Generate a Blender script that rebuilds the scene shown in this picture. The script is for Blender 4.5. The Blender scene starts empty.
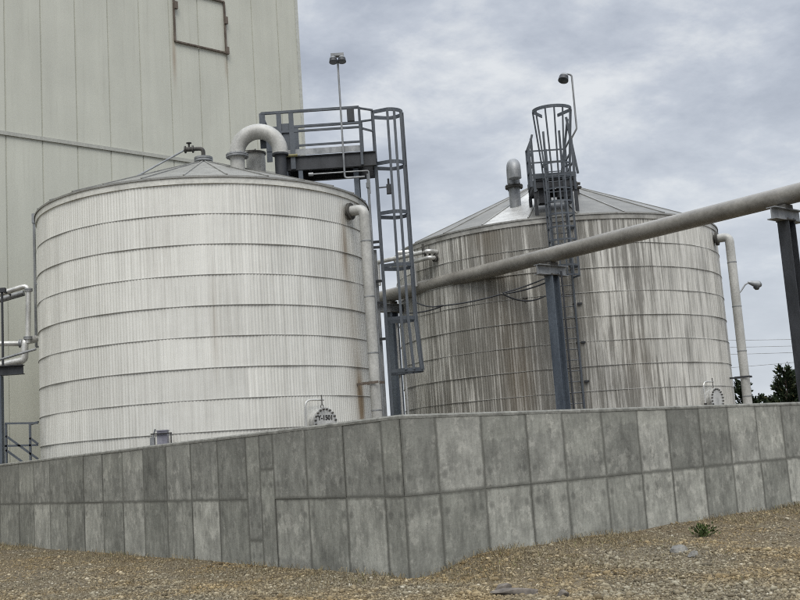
import bpy, bmesh, math, random
import numpy as np
from mathutils import Vector, Matrix
PI = math.pi
random.seed(7); rng = np.random.default_rng(7)
scene = bpy.context.scene
col = scene.collection

# ------------------------------------------------------------------ camera
FOC, PITCH, ROLL, EYE = 1080.0, 0.14549, -0.06767, 1.65
cp, sp_, cr, sr = math.cos(PITCH), math.sin(PITCH), math.cos(ROLL), math.sin(ROLL)
FW = Vector((0, cp, sp_)); U0 = Vector((0, -sp_, cp)); R0 = Vector((1, 0, 0))
RT = R0 * cr + U0 * sr; UP = U0 * cr - R0 * sr
cd = bpy.data.cameras.new('camera'); cam = bpy.data.objects.new('camera', cd); col.objects.link(cam)
cd.sensor_width = 36; cd.lens = FOC * 36 / 800; cd.clip_end = 3000; cd.clip_start = .1
M = Matrix.Identity(4)
for i in range(3):
    M[i][0] = RT[i]; M[i][1] = UP[i]; M[i][2] = -FW[i]
M[2][3] = EYE
cam.matrix_world = M
scene.camera = cam
ORG = Vector((0, 0, EYE))
def ray(u, v): return FW + RT * ((u - 400) / FOC) - UP * ((v - 300) / FOC)
def at(u, v, Y):
    d = ray(u, v); return ORG + d * (Y / d.y)
GZ, WK = .25, .848      # level of the gravel; size of the wall's form panels
def onz(u, v, z=GZ):
    d = ray(u, v); return ORG + d * ((z - EYE) / d.z)

# ------------------------------------------------------------------ light and exposure
SUN_EL, SUN_AZ = math.radians(55), math.radians(179)     # azimuth clockwise from +Y: behind the camera, to the right
w = bpy.data.worlds.new('World'); scene.world = w; w.use_nodes = True
nt = w.node_tree; nt.nodes.clear()
def N(nt, t, **k):
    n = nt.nodes.new(t)
    for a, b in k.items(): setattr(n, a, b)
    return n
def mth(nt, op, a, b=None, c=None, clamp=False):
    n = N(nt, 'ShaderNodeMath', operation=op); n.use_clamp = clamp
    for i, v in enumerate((a, b, c)):
        if v is None: continue
        if isinstance(v, (int, float)): n.inputs[i].default_value = v
        else: nt.links.new(v, n.inputs[i])
    return n.outputs[0]
def ramp(nt, src, stops, interp='LINEAR'):
    n = N(nt, 'ShaderNodeValToRGB'); n.color_ramp.interpolation = interp
    e = n.color_ramp.elements
    while len(e) < len(stops): e.new(.5)
    for el, (p, c) in zip(e, stops):
        el.position = p; el.color = (*c, 1) if len(c) == 3 else c
    nt.links.new(src, n.inputs[0]); return n.outputs[0]
def g(v): return (v, v, v)
def mix(nt, fac, a, b, mode='MIX'):
    n = N(nt, 'ShaderNodeMix', data_type='RGBA', blend_type=mode)
    for s, v in ((n.inputs[0], fac), (n.inputs[6], a), (n.inputs[7], b)):
        if isinstance(v, (int, float)): s.default_value = v
        elif isinstance(v, tuple): s.default_value = (*v, 1)
        else: nt.links.new(v, s)
    return n.outputs[2]
def noise(nt, vec, scale, detail=4, rough=.55, dist=0):
    n = N(nt, 'ShaderNodeTexNoise'); n.inputs['Scale'].default_value = scale
    n.inputs['Detail'].default_value = detail; n.inputs['Roughness'].default_value = rough
    n.inputs['Distortion'].default_value = dist
    if vec is not None: nt.links.new(vec, n.inputs['Vector'])
    return n.outputs['Fac']
def mapping(nt, vec, scale=(1, 1, 1), loc=(0, 0, 0), rot=(0, 0, 0)):
    n = N(nt, 'ShaderNodeMapping'); n.inputs['Scale'].default_value = scale
    n.inputs['Location'].default_value = loc; n.inputs['Rotation'].default_value = rot
    nt.links.new(vec, n.inputs['Vector']); return n.outputs[0]

sky = N(nt, 'ShaderNodeTexSky', sky_type='NISHITA'); sky.sun_disc = False
sky.sun_elevation = SUN_EL; sky.sun_rotation = SUN_AZ; sky.dust_density = 3
tc = N(nt, 'ShaderNodeTexCoord')
sx = N(nt, 'ShaderNodeSeparateXYZ'); nt.links.new(tc.outputs['Generated'], sx.inputs[0])
zz = mth(nt, 'ADD', mth(nt, 'MAXIMUM', sx.outputs[2], 0), .30)
cx = N(nt, 'ShaderNodeCombineXYZ')
nt.links.new(mth(nt, 'DIVIDE', sx.outputs[0], zz), cx.inputs[0])
nt.links.new(mth(nt, 'DIVIDE', sx.outputs[1], zz), cx.inputs[1])
cl1 = noise(nt, mapping(nt, cx.outputs[0], (1, .9, 1), (4.3, 1.7, 0), (0, 0, .5)), 1.2, 9, .52, .0)
cl2 = noise(nt, mapping(nt, cx.outputs[0], (1, 1.1, 1), (.3, 7.7, 2), (0, 0, -.6)), 4.4, 9, .62, .1)
cf = mth(nt, 'ADD', mth(nt, 'MULTIPLY', cl1, .58), mth(nt, 'MULTIPLY', cl2, .42))
cc = ramp(nt, cf, [(.37, (3.6, 4.0, 4.75)), (.45, (4.6, 5.05, 5.85)), (.505, (5.6, 6.05, 6.8)), (.575, (7.8, 8.1, 8.4))])
lift = mth(nt, 'ADD', mth(nt, 'MULTIPLY', mth(nt, 'MAXIMUM', mth(nt, 'SUBTRACT', sx.outputs[2], .42), 0), 4.2), 1.0)   # overcast sky: brightest overhead
hz = ramp(nt, sx.outputs[2], [(0, g(1)), (.33, g(0))])
cc = mix(nt, mth(nt, 'MULTIPLY', hz, .85), cc, (6.9, 7.4, 7.95))
vm = N(nt, 'ShaderNodeVectorMath', operation='SCALE'); nt.links.new(cc, vm.inputs[0]); nt.links.new(lift, vm.inputs['Scale'])
skc = mix(nt, .94, sky.outputs[0], vm.outputs[0])
bg = N(nt, 'ShaderNodeBackground'); bg.inputs[1].default_value = .1
nt.links.new(skc, bg.inputs[0])
wo = N(nt, 'ShaderNodeOutputWorld'); nt.links.new(bg.outputs[0], wo.inputs[0])

sl = bpy.data.lights.new('sun', 'SUN'); sl.energy = 2.35; sl.angle = math.radians(35); sl.color = (1, .955, .865)
sun = bpy.data.objects.new('sun', sl); col.objects.link(sun)
sd = Vector((math.sin(SUN_AZ) * math.cos(SUN_EL), math.cos(SUN_AZ) * math.cos(SUN_EL), math.sin(SUN_EL)))
sun.rotation_euler = sd.to_track_quat('Z', 'Y').to_euler()
vs = scene.view_settings; vs.view_transform = 'Standard'; vs.look = 'None'; vs.exposure = 0; vs.gamma = 1
vs.use_curve_mapping = False
scene.render.engine = 'CYCLES'; scene.cycles.filter_width = 1.15; scene.cycles.use_denoising = False

# ------------------------------------------------------------------ materials
MATS = {}
def newmat(name):
    m = bpy.data.materials.new(name); m.use_nodes = True
    nt = m.node_tree; b = nt.nodes['Principled BSDF']; MATS[name] = m
    return m, nt, b
def setb(b, nt, base=None, rough=.6, metal=0, spec=None):
    if base is not None:
        if isinstance(base, tuple): b.inputs['Base Color'].default_value = (*base, 1)
        else: nt.links.new(base, b.inputs['Base Color'])
    if isinstance(rough, (int, float)): b.inputs['Roughness'].default_value = rough
    else: nt.links.new(rough, b.inputs['Roughness'])
    b.inputs['Metallic'].default_value = metal
    if spec is not None: b.inputs['Specular IOR Level'].default_value = spec
def bump(nt, b, h, strength=.3, dist=.01):
    n = N(nt, 'ShaderNodeBump'); n.inputs['Strength'].default_value = strength; n.inputs['Distance'].default_value = dist
    nt.links.new(h, n.inputs['Height']); nt.links.new(n.outputs[0], b.inputs['Normal'])
def ocoord(nt): return N(nt, 'ShaderNodeTexCoord').outputs['Object']
def simple(name, c1, c2, scale=3, rough=.55, metal=0, bmp=.15, zs=.4):
    m, nt, b = newmat(name); o = ocoord(nt)
    f = noise(nt, mapping(nt, o, (1, 1, zs)), scale, 6, .62)
    f2 = noise(nt, o, scale * 9, 3)
    c = ramp(nt, f, [(.33, c1), (.66, c2)])
    c = mix(nt, .35, c, ramp(nt, f2, [(.3, g(.6)), (.7, g(1.25))]), 'MULTIPLY')
    setb(b, nt, c, ramp(nt, f2, [(.2, g(rough - .1)), (.8, g(min(1, rough + .15)))]), metal)
    bump(nt, b, f2, bmp, .01); return m
simple('painted_steel', (.038, .047, .060), (.082, .095, .112), 2.2, .5)
simple('blue_steel', (.045, .058, .078), (.12, .142, .172), 1.6, .5, 0, .15, .25)
simple('galvanised', (.16, .17, .18), (.30, .31, .32), 5, .5, .3)
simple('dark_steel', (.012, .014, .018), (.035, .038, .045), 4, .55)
simple('cast_iron', (.02, .02, .02), (.09, .085, .075), 9, .7)
simple('rusty_steel', (.06, .046, .036), (.14, .115, .095), 7, .8)
simple('pipe_jacket', (.30, .30, .285), (.46, .46, .44), 2.0, .5, .1, .1, .5)
simple('stainless', (.40, .40, .39), (.66, .66, .64), 5, .33, .45, .08)
simple('brown_pipe', (.15, .142, .127), (.24, .23, .208), 1.3, .36, 0, .12, 1)
simple('roof_metal_light', (.30, .30, .285), (.50, .495, .475), 1.2, .5, .25)
simple('wood_bark', (.05, .038, .028), (.10, .08, .06), 8, .9)
simple('weathered_wood', (.07, .062, .055), (.16, .14, .12), 12, .9)
simple('rock_grey', (.10, .097, .09), (.24, .235, .215), 7, .9, 0, .6, 1)
simple('lamp_housing', (.03, .03, .032), (.30, .30, .30), 1, .5)
simple('box_violet', (.13, .13, .165), (.24, .24, .28), 3, .5)
simple('yellow_paint', (.14, .13, .05), (.22, .20, .10), 4, .6)
simple('black_paint', (.01, .01, .01), (.02, .02, .02), 4, .6)
m, nt, b = newmat('lens_glass'); setb(b, nt, (.05, .055, .06), .1, 0); b.inputs['Coat Weight'].default_value = .5

def uvn(nt, name): return N(nt, 'ShaderNodeUVMap', uv_map=name).outputs[0]
def attr(nt, name): return N(nt, 'ShaderNodeAttribute', attribute_name=name).outputs['Fac']

# tank jacket: UV in metres (u around, v = height)
def tank_mat(name, lo, hi, dirt_amt, brown, rust_spots, dark_zones):
    m, nt, b = newmat(name); uv = uvn(nt, 'UVMap'); tone = attr(nt, 'tone')
    gr_ = name == 'jacket_grimy'
    s1 = noise(nt, mapping(nt, uv, (1, .06, 1)), 6.0 if gr_ else 1.7, 6, .68)
    s2 = noise(nt, mapping(nt, uv, (1, .022, 1), (9, 3, 0)), 10 if gr_ else 11, 6, .74)
    s3 = noise(nt, mapping(nt, uv, (1, .35, 1), (2, 8, 0)), .75, 5, .6)
    c = ramp(nt, s1, [(.36, lo), (.58, hi)] if gr_ else [(.3, lo), (.6, hi)])
    tn = N(nt, 'ShaderNodeMapRange'); nt.links.new(tone, tn.inputs[0]); tn.inputs[3].default_value = .90; tn.inputs[4].default_value = 1.07
    v = N(nt, 'ShaderNodeVectorMath', operation='SCALE'); nt.links.new(c, v.inputs[0]); nt.links.new(tn.outputs[0], v.inputs['Scale'])
    c = v.outputs[0]
    s = N(nt, 'ShaderNodeSeparateXYZ'); nt.links.new(uv, s.inputs[0])
    zone = None
    for (u0, uw, amt) in dark_zones:
        t = mth(nt, 'DIVIDE', mth(nt, 'SUBTRACT', s.outputs[0], u0), uw)
        gz = mth(nt, 'MULTIPLY', mth(nt, 'EXPONENT', mth(nt, 'MULTIPLY', mth(nt, 'MULTIPLY', t, t), -1)), amt)
        zone = gz if zone is None else mth(nt, 'ADD', zone, gz)
    # grime that runs down in streaks; far tank zones also hold painted shade
    k = mth(nt, 'ADD', mth(nt, 'MULTIPLY', s2, .65), mth(nt, 'MULTIPLY', s3, .35))
    if zone is not None: k = mth(nt, 'ADD', k, mth(nt, 'MULTIPLY', zone, .17))
    gr = ramp(nt, k, [(.50, g(0)), (.585, g(1))] if gr_ else [(.47, g(0)), (.66, g(1))])
    c = mix(nt, mth(nt, 'MULTIPLY', gr, dirt_amt), c, mix(nt, s3, (.085, .078, .066), brown))
    if dark_zones:                                    # pale run-off lines through the grime
        s4 = noise(nt, mapping(nt, uv, (1, .02, 1), (31, 3, 0)), 4.5, 3, .6)
        c = mix(nt, mth(nt, 'MULTIPLY', ramp(nt, s4, [(.57, g(0)), (.64, g(1))]), .55 if name == 'jacket_grimy' else .1), c, (.62, .61, .58))
    for (u0, v0, uw, vh, amt) in rust_spots:
        tu = mth(nt, 'DIVIDE', mth(nt, 'SUBTRACT', s.outputs[0], u0), uw)
        tv = mth(nt, 'DIVIDE', mth(nt, 'SUBTRACT', s.outputs[1], v0), vh)
        d = mth(nt, 'ADD', mth(nt, 'MULTIPLY', tu, tu), mth(nt, 'MULTIPLY', tv, tv))
        f = mth(nt, 'MULTIPLY', mth(nt, 'EXPONENT', mth(nt, 'MULTIPLY', d, -1)), mth(nt, 'MULTIPLY', mth(nt, 'ADD', s2, .25), amt))
        c = mix(nt, mth(nt, 'MINIMUM', f, .9), c, (.20, .135, .07) if name == 'jacket_pale' else (.12, .09, .055))
    rr = ramp(nt, s1, [(.2, g(.55)), (.8, g(.38))])
    setb(b, nt, c, rr, .15)
    bump(nt, b, noise(nt, uv, 1.6, 2), .25, .03)
    return m
def uof(cx, cy, R, px, py):
    d = ray(px, py); a_ = d.x**2 + d.y**2; b_ = -2 * (d.x * cx + d.y * cy); c_ = cx*cx + cy*cy - R*R
    t = (-b_ - math.sqrt(max(0, b_*b_ - 4*a_*c_))) / (2 * a_); P = ORG + d * t
    return (math.atan2(P.y - cy, P.x - cx) % (2 * PI)) * R, P.z
U1 = lambda px, py: uof(-5.4468, 30.555, 4.6597, px, py)
U2 = lambda px, py: uof(5.691, 38.828, 5.766, px, py)
tank_mat('jacket_pale', (.60, .60, .565), (.71, .708, .67), .34, (.23, .205, .165),
         [(*U1(361, 400), .17, .8, 1.7), (*U1(352, 320), .4, 2.0, .3), (*U1(215, 330), .10, 1.2, .25), (*U1(345, 250), .14, 1.0, .8)], [(U1(280, 300)[0], .5, .25), (U1(240, 300)[0], .25, .25)])
tank_mat('jacket_grimy', (.34, .335, .31), (.60, .59, .55), .76, (.115, .108, .092), [(*U2(520, 380), .5, 1.6, .8), (*U2(500, 300), .5, 1.5, .4), (*U2(640, 360), .5, 1.0, .3), (*U2(485, 235), .6, .6, .5)],
         [(U2(440, 300)[0], 1.9, .30), (U2(505, 300)[0], 1.5, .45), (U2(560, 300)[0], .8, .5), (U2(625, 300)[0], 1.4, .35), (U2(705, 300)[0], 1.8, -.35)])  # left zones: dirt plus shade from the near tank, put into the colour
def roof_mat(name, lo, hi):
    m, nt, b = newmat(name); tone = attr(nt, 'tone'); o = ocoord(nt)
    f = noise(nt, o, 2.2, 6, .62); f2 = noise(nt, o, 11, 4)
    c = mix(nt, tone, lo, hi)
    c = mix(nt, .7, c, ramp(nt, f, [(.3, g(.55)), (.7, g(1.15))]), 'MULTIPLY')
    c = mix(nt, ramp(nt, f2, [(.55, g(0)), (.75, g(.6))]), c, (.12, .11, .095))
    setb(b, nt, c, .45, .3); bump(nt, b, f, .2, .03)
roof_mat('roof_sheet_pale', (.24, .24, .225), (.34, .34, .325))
roof_mat('roof_sheet_grimy', (.13, .127, .112), (.50, .50, .485))

# cast concrete: 'wall' UV metres along / up, 'local' metres in the form panel, 'size' panel size
m, nt, b = newmat('cast_concrete')
uv0 = uvn(nt, 'wall'); tone = attr(nt, 'tone')
pid = N(nt, 'ShaderNodeCombineXYZ'); nt.links.new(mth(nt, 'MULTIPLY', attr(nt, 'panel'), 3.71), pid.inputs[0]); nt.links.new(mth(nt, 'MULTIPLY', attr(nt, 'panel'), 5.13), pid.inputs[1])
va = N(nt, 'ShaderNodeVectorMath', operation='ADD'); nt.links.new(uv0, va.inputs[0]); nt.links.new(pid.outputs[0], va.inputs[1]); uv = va.outputs[0]   # every pour has its own stains
sl_ = N(nt, 'ShaderNodeSeparateXYZ'); nt.links.new(uvn(nt, 'local'), sl_.inputs[0])
ss = N(nt, 'ShaderNodeSeparateXYZ'); nt.links.new(uvn(nt, 'size'), ss.inputs[0])
eu = mth(nt, 'MINIMUM', sl_.outputs[0], mth(nt, 'SUBTRACT', ss.outputs[0], sl_.outputs[0]))
ev = mth(nt, 'MINIMUM', sl_.outputs[1], mth(nt, 'SUBTRACT', ss.outputs[1], sl_.outputs[1]))
nw = noise(nt, uv, 5, 4, .6)
n1 = noise(nt, mapping(nt, uv, (1, .75, 1)), 1.9, 8, .7)
n2 = noise(nt, mapping(nt, uv, (1, .28, 1), (5, 2, 0)), 5.5, 7, .72)
n3 = noise(nt, mapping(nt, uv, (1, 1, 1), (5, 9, 0)), 14, 5, .7)
n4 = noise(nt, mapping(nt, uv, (1, .8, 1), (15, 19, 0)), 3.6, 8, .74)
c = mix(nt, tone, (.160, .163, .145), (.35, .351, .318))
c = mix(nt, .85, c, ramp(nt, n1, [(.30, g(.55)), (.5, g(.98)), (.68, g(1.3))]), 'MULTIPLY')
c = mix(nt, .7, c, ramp(nt, n2, [(.33, g(.58)), (.52, g(1.0)), (.68, g(1.38))]), 'MULTIPLY')
c = mix(nt, .35, c, ramp(nt, n3, [(.3, g(.7)), (.7, g(1.25))]), 'MULTIPLY')
c = mix(nt, mth(nt, 'MULTIPLY', ramp(nt, n4, [(.53, g(0)), (.60, g(1))]), mth(nt, 'ADD', mth(nt, 'MULTIPLY', tone, .6), .12)), c, (.48, .475, .43))
vp_ = N(nt, 'ShaderNodeTexVoronoi'); vp_.inputs['Scale'].default_value = 11; nt.links.new(uv, vp_.inputs['Vector'])
pit = mth(nt, 'MULTIPLY', ramp(nt, vp_.outputs['Distance'], [(.06, g(1)), (.13, g(0))]), ramp(nt, noise(nt, uv, 3.3, 3), [(.5, g(0)), (.58, g(1))]))
c = mix(nt, mth(nt, 'MULTIPLY', pit, .6), c, (.07, .07, .06))
wn = N(nt, 'ShaderNodeTexWhiteNoise', noise_dimensions='1D'); nt.links.new(attr(nt, 'panel'), wn.inputs['W'])
pl_ = mth(nt, 'SUBTRACT', mth(nt, 'ADD', ev, mth(nt, 'MULTIPLY', mth(nt, 'SUBTRACT', nw, .5), .05)), mth(nt, 'ADD', mth(nt, 'MULTIPLY', wn.outputs['Value'], .55), .12))
vl_ = mth(nt, 'SUBTRACT', sl_.outputs[1], mth(nt, 'MULTIPLY', wn.outputs['Value'], 1.7))
pf_ = ramp(nt, mth(nt, 'ADD', vl_, mth(nt, 'MULTIPLY', mth(nt, 'SUBTRACT', n2, .5), .35)), [(0, g(0)), (.03, g(1))])
c = mix(nt, 1.0, c, mix(nt, pf_, (.86, .86, .86), (1.05, 1.05, 1.04)), 'MULTIPLY')
n5 = noise(nt, mapping(nt, uv, (1, .18, 1), (25, 2, 0)), 16, 6, .75)
c = mix(nt, .55, c, ramp(nt, n5, [(.36, g(.74)), (.5, g(1.0)), (.64, g(1.22))]), 'MULTIPLY')
tu_ = mth(nt, 'SUBTRACT', eu, .10); tv_ = mth(nt, 'SUBTRACT', ev, .22)
hol = mth(nt, 'ADD', mth(nt, 'MULTIPLY', tu_, tu_), mth(nt, 'MULTIPLY', tv_, tv_))
c = mix(nt, ramp(nt, hol, [(.00012, g(.45)), (.0003, g(0))]), c, (.05, .05, .045))
e = mth(nt, 'MINIMUM', eu, ev)
ef = mth(nt, 'DIVIDE', mth(nt, 'SUBTRACT', e, mth(nt, 'MULTIPLY', mth(nt, 'SUBTRACT', nw, .35), .06)), .034)
c = mix(nt, ramp(nt, ef, [(0, g(.78)), (1, g(0))]), c, (.09, .09, .078))
# drip runs under the coping and damp along the foot
sw = N(nt, 'ShaderNodeSeparateXYZ'); nt.links.new(uv0, sw.inputs[0])
drip = mth(nt, 'MULTIPLY', ramp(nt, mth(nt, 'ADD', sw.outputs[1], mth(nt, 'MULTIPLY', n2, 1.1)), [(0, g(0)), (1, g(1))]), 0)
top = N(nt, 'ShaderNodeMapRange'); nt.links.new(mth(nt, 'ADD', sw.outputs[1], mth(nt, 'MULTIPLY', mth(nt, 'SUBTRACT', n2, .5), 1.6)), top.inputs[0])
top.inputs[1].default_value = 1.9; top.inputs[2].default_value = 2.2; top.inputs[4].default_value = .35
c = mix(nt, top.outputs[0], c, (.10, .10, .092))
setb(b, nt, c, .88); bump(nt, b, mth(nt, 'ADD', n3, mth(nt, 'MULTIPLY', n1, .7)), .35, .015)

m, nt, b = newmat('coping_concrete'); o = ocoord(nt)
f = noise(nt, o, 6, 6, .7)
setb(b, nt, ramp(nt, f, [(.3, (.09, .09, .08)), (.7, (.27, .27, .245))]), .9); bump(nt, b, f, .4, .02)

# building cladding
m, nt, b = newmat('wall_cladding'); o = ocoord(nt); tone = attr(nt, 'tone')
f = noise(nt, mapping(nt, o, (1, 1, .08)), 1.7, 5, .6); f2 = noise(nt, o, .45, 4)
c = mix(nt, tone, (.43, .437, .385), (.45, .457, .405))
c = mix(nt, .5, c, ramp(nt, f, [(.3, g(.88)), (.7, g(1.1))]), 'MULTIPLY')
c = mix(nt, .5, c, ramp(nt, f2, [(.3, g(.88)), (.7, g(1.12))]), 'MULTIPLY')
sb_ = N(nt, 'ShaderNodeSeparateXYZ'); nt.links.new(o, sb_.inputs[0])
for (px, py, hw, hh, am) in ((-7.60, 16.6, .06, .9, .6), (-5.95, 16.7, .05, .5, .4)):
    a1 = mth(nt, 'DIVIDE', mth(nt, 'SUBTRACT', sb_.outputs[0], px), hw); a2_ = mth(nt, 'DIVIDE', mth(nt, 'SUBTRACT', sb_.outputs[2], py), hh)
    q_ = mth(nt, 'EXPONENT', mth(nt, 'MULTIPLY', mth(nt, 'ADD', mth(nt, 'MULTIPLY', a1, a1), mth(nt, 'MULTIPLY', a2_, a2_)), -1))
    c = mix(nt, mth(nt, 'MULTIPLY', q_, am), c, (.22, .15, .09))
st_ = noise(nt, mapping(nt, o, (1, 1, .04), (3, 5, 0)), 7, 5, .7)
c = mix(nt, mth(nt, 'MULTIPLY', ramp(nt, st_, [(.55, g(0)), (.72, g(1))]), .22), c, (.24, .235, .19))
setb(b, nt, c, .55); bump(nt, b, f2, .2, .05)
simple('cladding_trim', (.36, .37, .34), (.44, .45, .42), 1, .6)
simple('seam_dark', (.31, .315, .29), (.36, .365, .335), 2, .7)

# ground: gravel
m, nt, b = newmat('gravel_ground'); o = ocoord(nt)
vo = N(nt, 'ShaderNodeTexVoronoi'); vo.inputs['Scale'].default_value = 38; nt.links.new(o, vo.inputs['Vector'])
vo2 = N(nt, 'ShaderNodeTexVoronoi'); vo2.inputs['Scale'].default_value = 60; nt.links.new(o, vo2.inputs['Vector'])
big = noise(nt, o, .55, 5, .6); fine = noise(nt, o, 90, 3, .7)
sc_ = N(nt, 'ShaderNodeSeparateXYZ'); nt.links.new(vo.outputs['Color'], sc_.inputs[0])
c = ramp(nt, sc_.outputs[0], [(0, (.07, .058, .04)), (.35, (.14, .115, .075)), (.7, (.22, .185, .13)), (1, (.36, .32, .25))])
c = mix(nt, ramp(nt, big, [(.38, g(0)), (.62, g(.7))]), c, (.20, .15, .085))
c = mix(nt, .6, c, ramp(nt, fine, [(.3, g(.5)), (.7, g(1.3))]), 'MULTIPLY')
c = mix(nt, .8, c, ramp(nt, vo.outputs['Distance'], [(0, g(1.15)), (.6, g(.55))]), 'MULTIPLY')
setb(b, nt, c, .95, 0, .2)
bump(nt, b, mth(nt, 'ADD', mth(nt, 'MULTIPLY', vo.outputs['Distance'], -1), mth(nt, 'MULTIPLY', vo2.outputs['Distance'], -.4)), .8, .03)

m, nt, b = newmat('pebble'); tone = attr(nt, 'tone')
c = ramp(nt, tone, [(0, (.07, .06, .042)), (.3, (.14, .12, .082)), (.55, (.22, .19, .13)), (.8, (.28, .255, .19)), (1, (.48, .45, .37))])
c = mix(nt, .5, c, ramp(nt, noise(nt, ocoord(nt), 60, 3), [(.3, g(.6)), (.7, g(1.3))]), 'MULTIPLY')
c = mix(nt, ramp(nt, noise(nt, ocoord(nt), .6, 5, .6), [(.42, g(0)), (.6, g(.8))]), c, mix(nt, 1.0, c, (1.12, .92, .62), 'MULTIPLY'))
setb(b, nt, c, .85, 0, .3)
m, nt, b = newmat('dry_grass'); tone = attr(nt, 'tone')
setb(b, nt, ramp(nt, tone, [(0, (.09, .07, .045)), (.5, (.20, .165, .10)), (.85, (.33, .28, .18)), (1, (.13, .14, .05))]), .9, 0, .2)
m, nt, b = newmat('leaf_green'); tone = attr(nt, 'tone')
setb(b, nt, ramp(nt, tone, [(0, (.018, .03, .01)), (1, (.075, .11, .03))]), .8, 0, .2)
m, nt, b = newmat('conifer_needles'); tone = attr(nt, 'tone')
setb(b, nt, ramp(nt, tone, [(0, (.010, .018, .010)), (.7, (.03, .045, .02)), (1, (.075, .07, .03))]), .85, 0, .2)

# ------------------------------------------------------------------ mesh helpers
class MB:
    def __init__(s): s.v = []; s.f = []; s.tone = []; s.log = []
    def pieces(s):
        e = s.log + [(len(s.v), len(s.f))]
        return [(e[i][0], e[i + 1][0], e[i][1], e[i + 1][1]) for i in range(len(s.log))]
    def add(s, vs_, fs, tone=None):
        o = len(s.v); s.log.append((o, len(s.f))); s.v += [tuple(v) for v in vs_]; s.f += [tuple(i + o for i in f) for f in fs]
        s.tone += [tone if tone is not None else .5] * len(fs); return s
    def box(s, c, size, ax=None, tone=None):
        """centre c, size (a,b,h) along axes ax = (ex,ey,ez)"""
        ex, ey, ez = ax if ax else (Vector((1, 0, 0)), Vector((0, 1, 0)), Vector((0, 0, 1)))
        c = Vector(c); vs_ = []
        for dz in (-1, 1):
            for dx, dy in ((-1, -1), (1, -1), (1, 1), (-1, 1)):
                vs_.append(c + ex * dx * size[0] / 2 + ey * dy * size[1] / 2 + ez * dz * size[2] / 2)
        return s.add(vs_, [(3, 2, 1, 0), (4, 5, 6, 7), (0, 1, 5, 4), (1, 2, 6, 5), (2, 3, 7, 6), (3, 0, 4, 7)], tone)
    def beam(s, a, b_, wd, h, up=Vector((0, 0, 1))):
        a = Vector(a); b_ = Vector(b_); d = b_ - a; L = d.length; d.normalize()
        if abs(d.dot(up)) > .95: up = Vector((0, 1, 0))
        e = d.cross(up).normalized(); u = e.cross(d)
        return s.box((a + b_) / 2, (L, wd, h), (d, e, u))
    def ibeam(s, a, b_, wd, h, t=.02, up=Vector((0, 0, 1))):
        a = Vector(a); b_ = Vector(b_); d = b_ - a; L = d.length; d.normalize()
        if abs(d.dot(up)) > .95: up = Vector((0, 1, 0))
        e = d.cross(up).normalized(); u = e.cross(d)
        p = [(-wd/2, -h/2), (wd/2, -h/2), (wd/2, -h/2+t), (t/2, -h/2+t), (t/2, h/2-t), (wd/2, h/2-t), (wd/2, h/2), (-wd/2, h/2), (-wd/2, h/2-t), (-t/2, h/2-t), (-t/2, -h/2+t), (-wd/2, -h/2+t)]
        n = len(p)
        vs_ = [q + e * x + u * y for q in (a, b_) for x, y in p]
        fs = [(i, (i + 1) % n, n + (i + 1) % n, n + i) for i in range(n)]
        for o in (0, n):
            for q in ((0, 1, 2, 3, 10, 11), (3, 4, 9, 10), (4, 5, 6, 7, 8, 9)): fs.append(tuple(o + i for i in (q if o == 0 else q[::-1])))
        return s.add(vs_, fs)
    def tube(s, pts, r, seg=12, closed=False, caps=True):
        pts = [Vector(p) for p in pts]; n = len(pts)
        rr = r if isinstance(r, (list, tuple)) else [r] * n
        tan = []
        for i in range(n):
            a = pts[i - 1] if (i or closed) else pts[0]; c = pts[(i + 1) % n] if (i < n - 1 or closed) else pts[-1]
            tan.append((c - a).normalized())
        ref = Vector((0, 0, 1)) if abs(tan[0].z) < .9 else Vector((1, 0, 0))
        e = tan[0].cross(ref).normalized(); vs_ = []
        for i in range(n):
            e = (e - tan[i] * e.dot(tan[i])).normalized(); u = tan[i].cross(e)
            for k in range(seg):
                a = 2 * PI * k / seg; vs_.append(pts[i] + (e * math.cos(a) + u * math.sin(a)) * rr[i])
        fs = []
        for i in range(n if closed else n - 1):
            j = (i + 1) % n
            for k in range(seg):
                l = (k + 1) % seg; fs.append((i * seg + k, i * seg + l, j * seg + l, j * seg + k))
        if caps and not closed:
            fs.append(tuple(range(seg))[::-1]); fs.append(tuple((n - 1) * seg + k for k in range(seg)))
        return s.add(vs_, fs)
    def cyl(s, a, b_, r, seg=16, r2=None): return s.tube([a, b_], [r, r if r2 is None else r2], seg)
    def build(s, name, mat, parent=None, smooth=35, loc=None):
        me = bpy.data.meshes.new(name); me.from_pydata(s.v, [], s.f); me.validate()
        me.materials.append(MATS[mat])
        if len(me.polygons) == len(s.tone):
            at_ = me.attributes.new('tone', 'FLOAT', 'FACE'); at_.data.foreach_set('value', s.tone)
        if smooth: me.shade_smooth(); me.set_sharp_from_angle(angle=math.radians(smooth))
        o = bpy.data.objects.new(name, me); col.objects.link(o)
        if parent is not None:
            o.parent = parent; o.matrix_parent_inverse = Matrix.Translation(parent.location).inverted() if loc is None else Matrix.Identity(4)
        return o
def tag(o, label, cat, group=None, kind=None):
    if label: o['label'] = label
    if cat: o['category'] = cat
    if group: o['group'] = group
    if kind: o['kind'] = kind
    return o
def thing(name, loc, label, cat, group=None):
    o = bpy.data.objects.new(name, None); o.location = loc; o.empty_display_size = .3; col.objects.link(o)
    return tag(o, label, cat, group)
def arc(c, e1, e2, r, a0, a1, n):
    return [Vector(c) + (e1 * math.cos(a0 + (a1 - a0) * i / n) + e2 * math.sin(a0 + (a1 - a0) * i / n)) * r for i in range(n + 1)]
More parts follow.
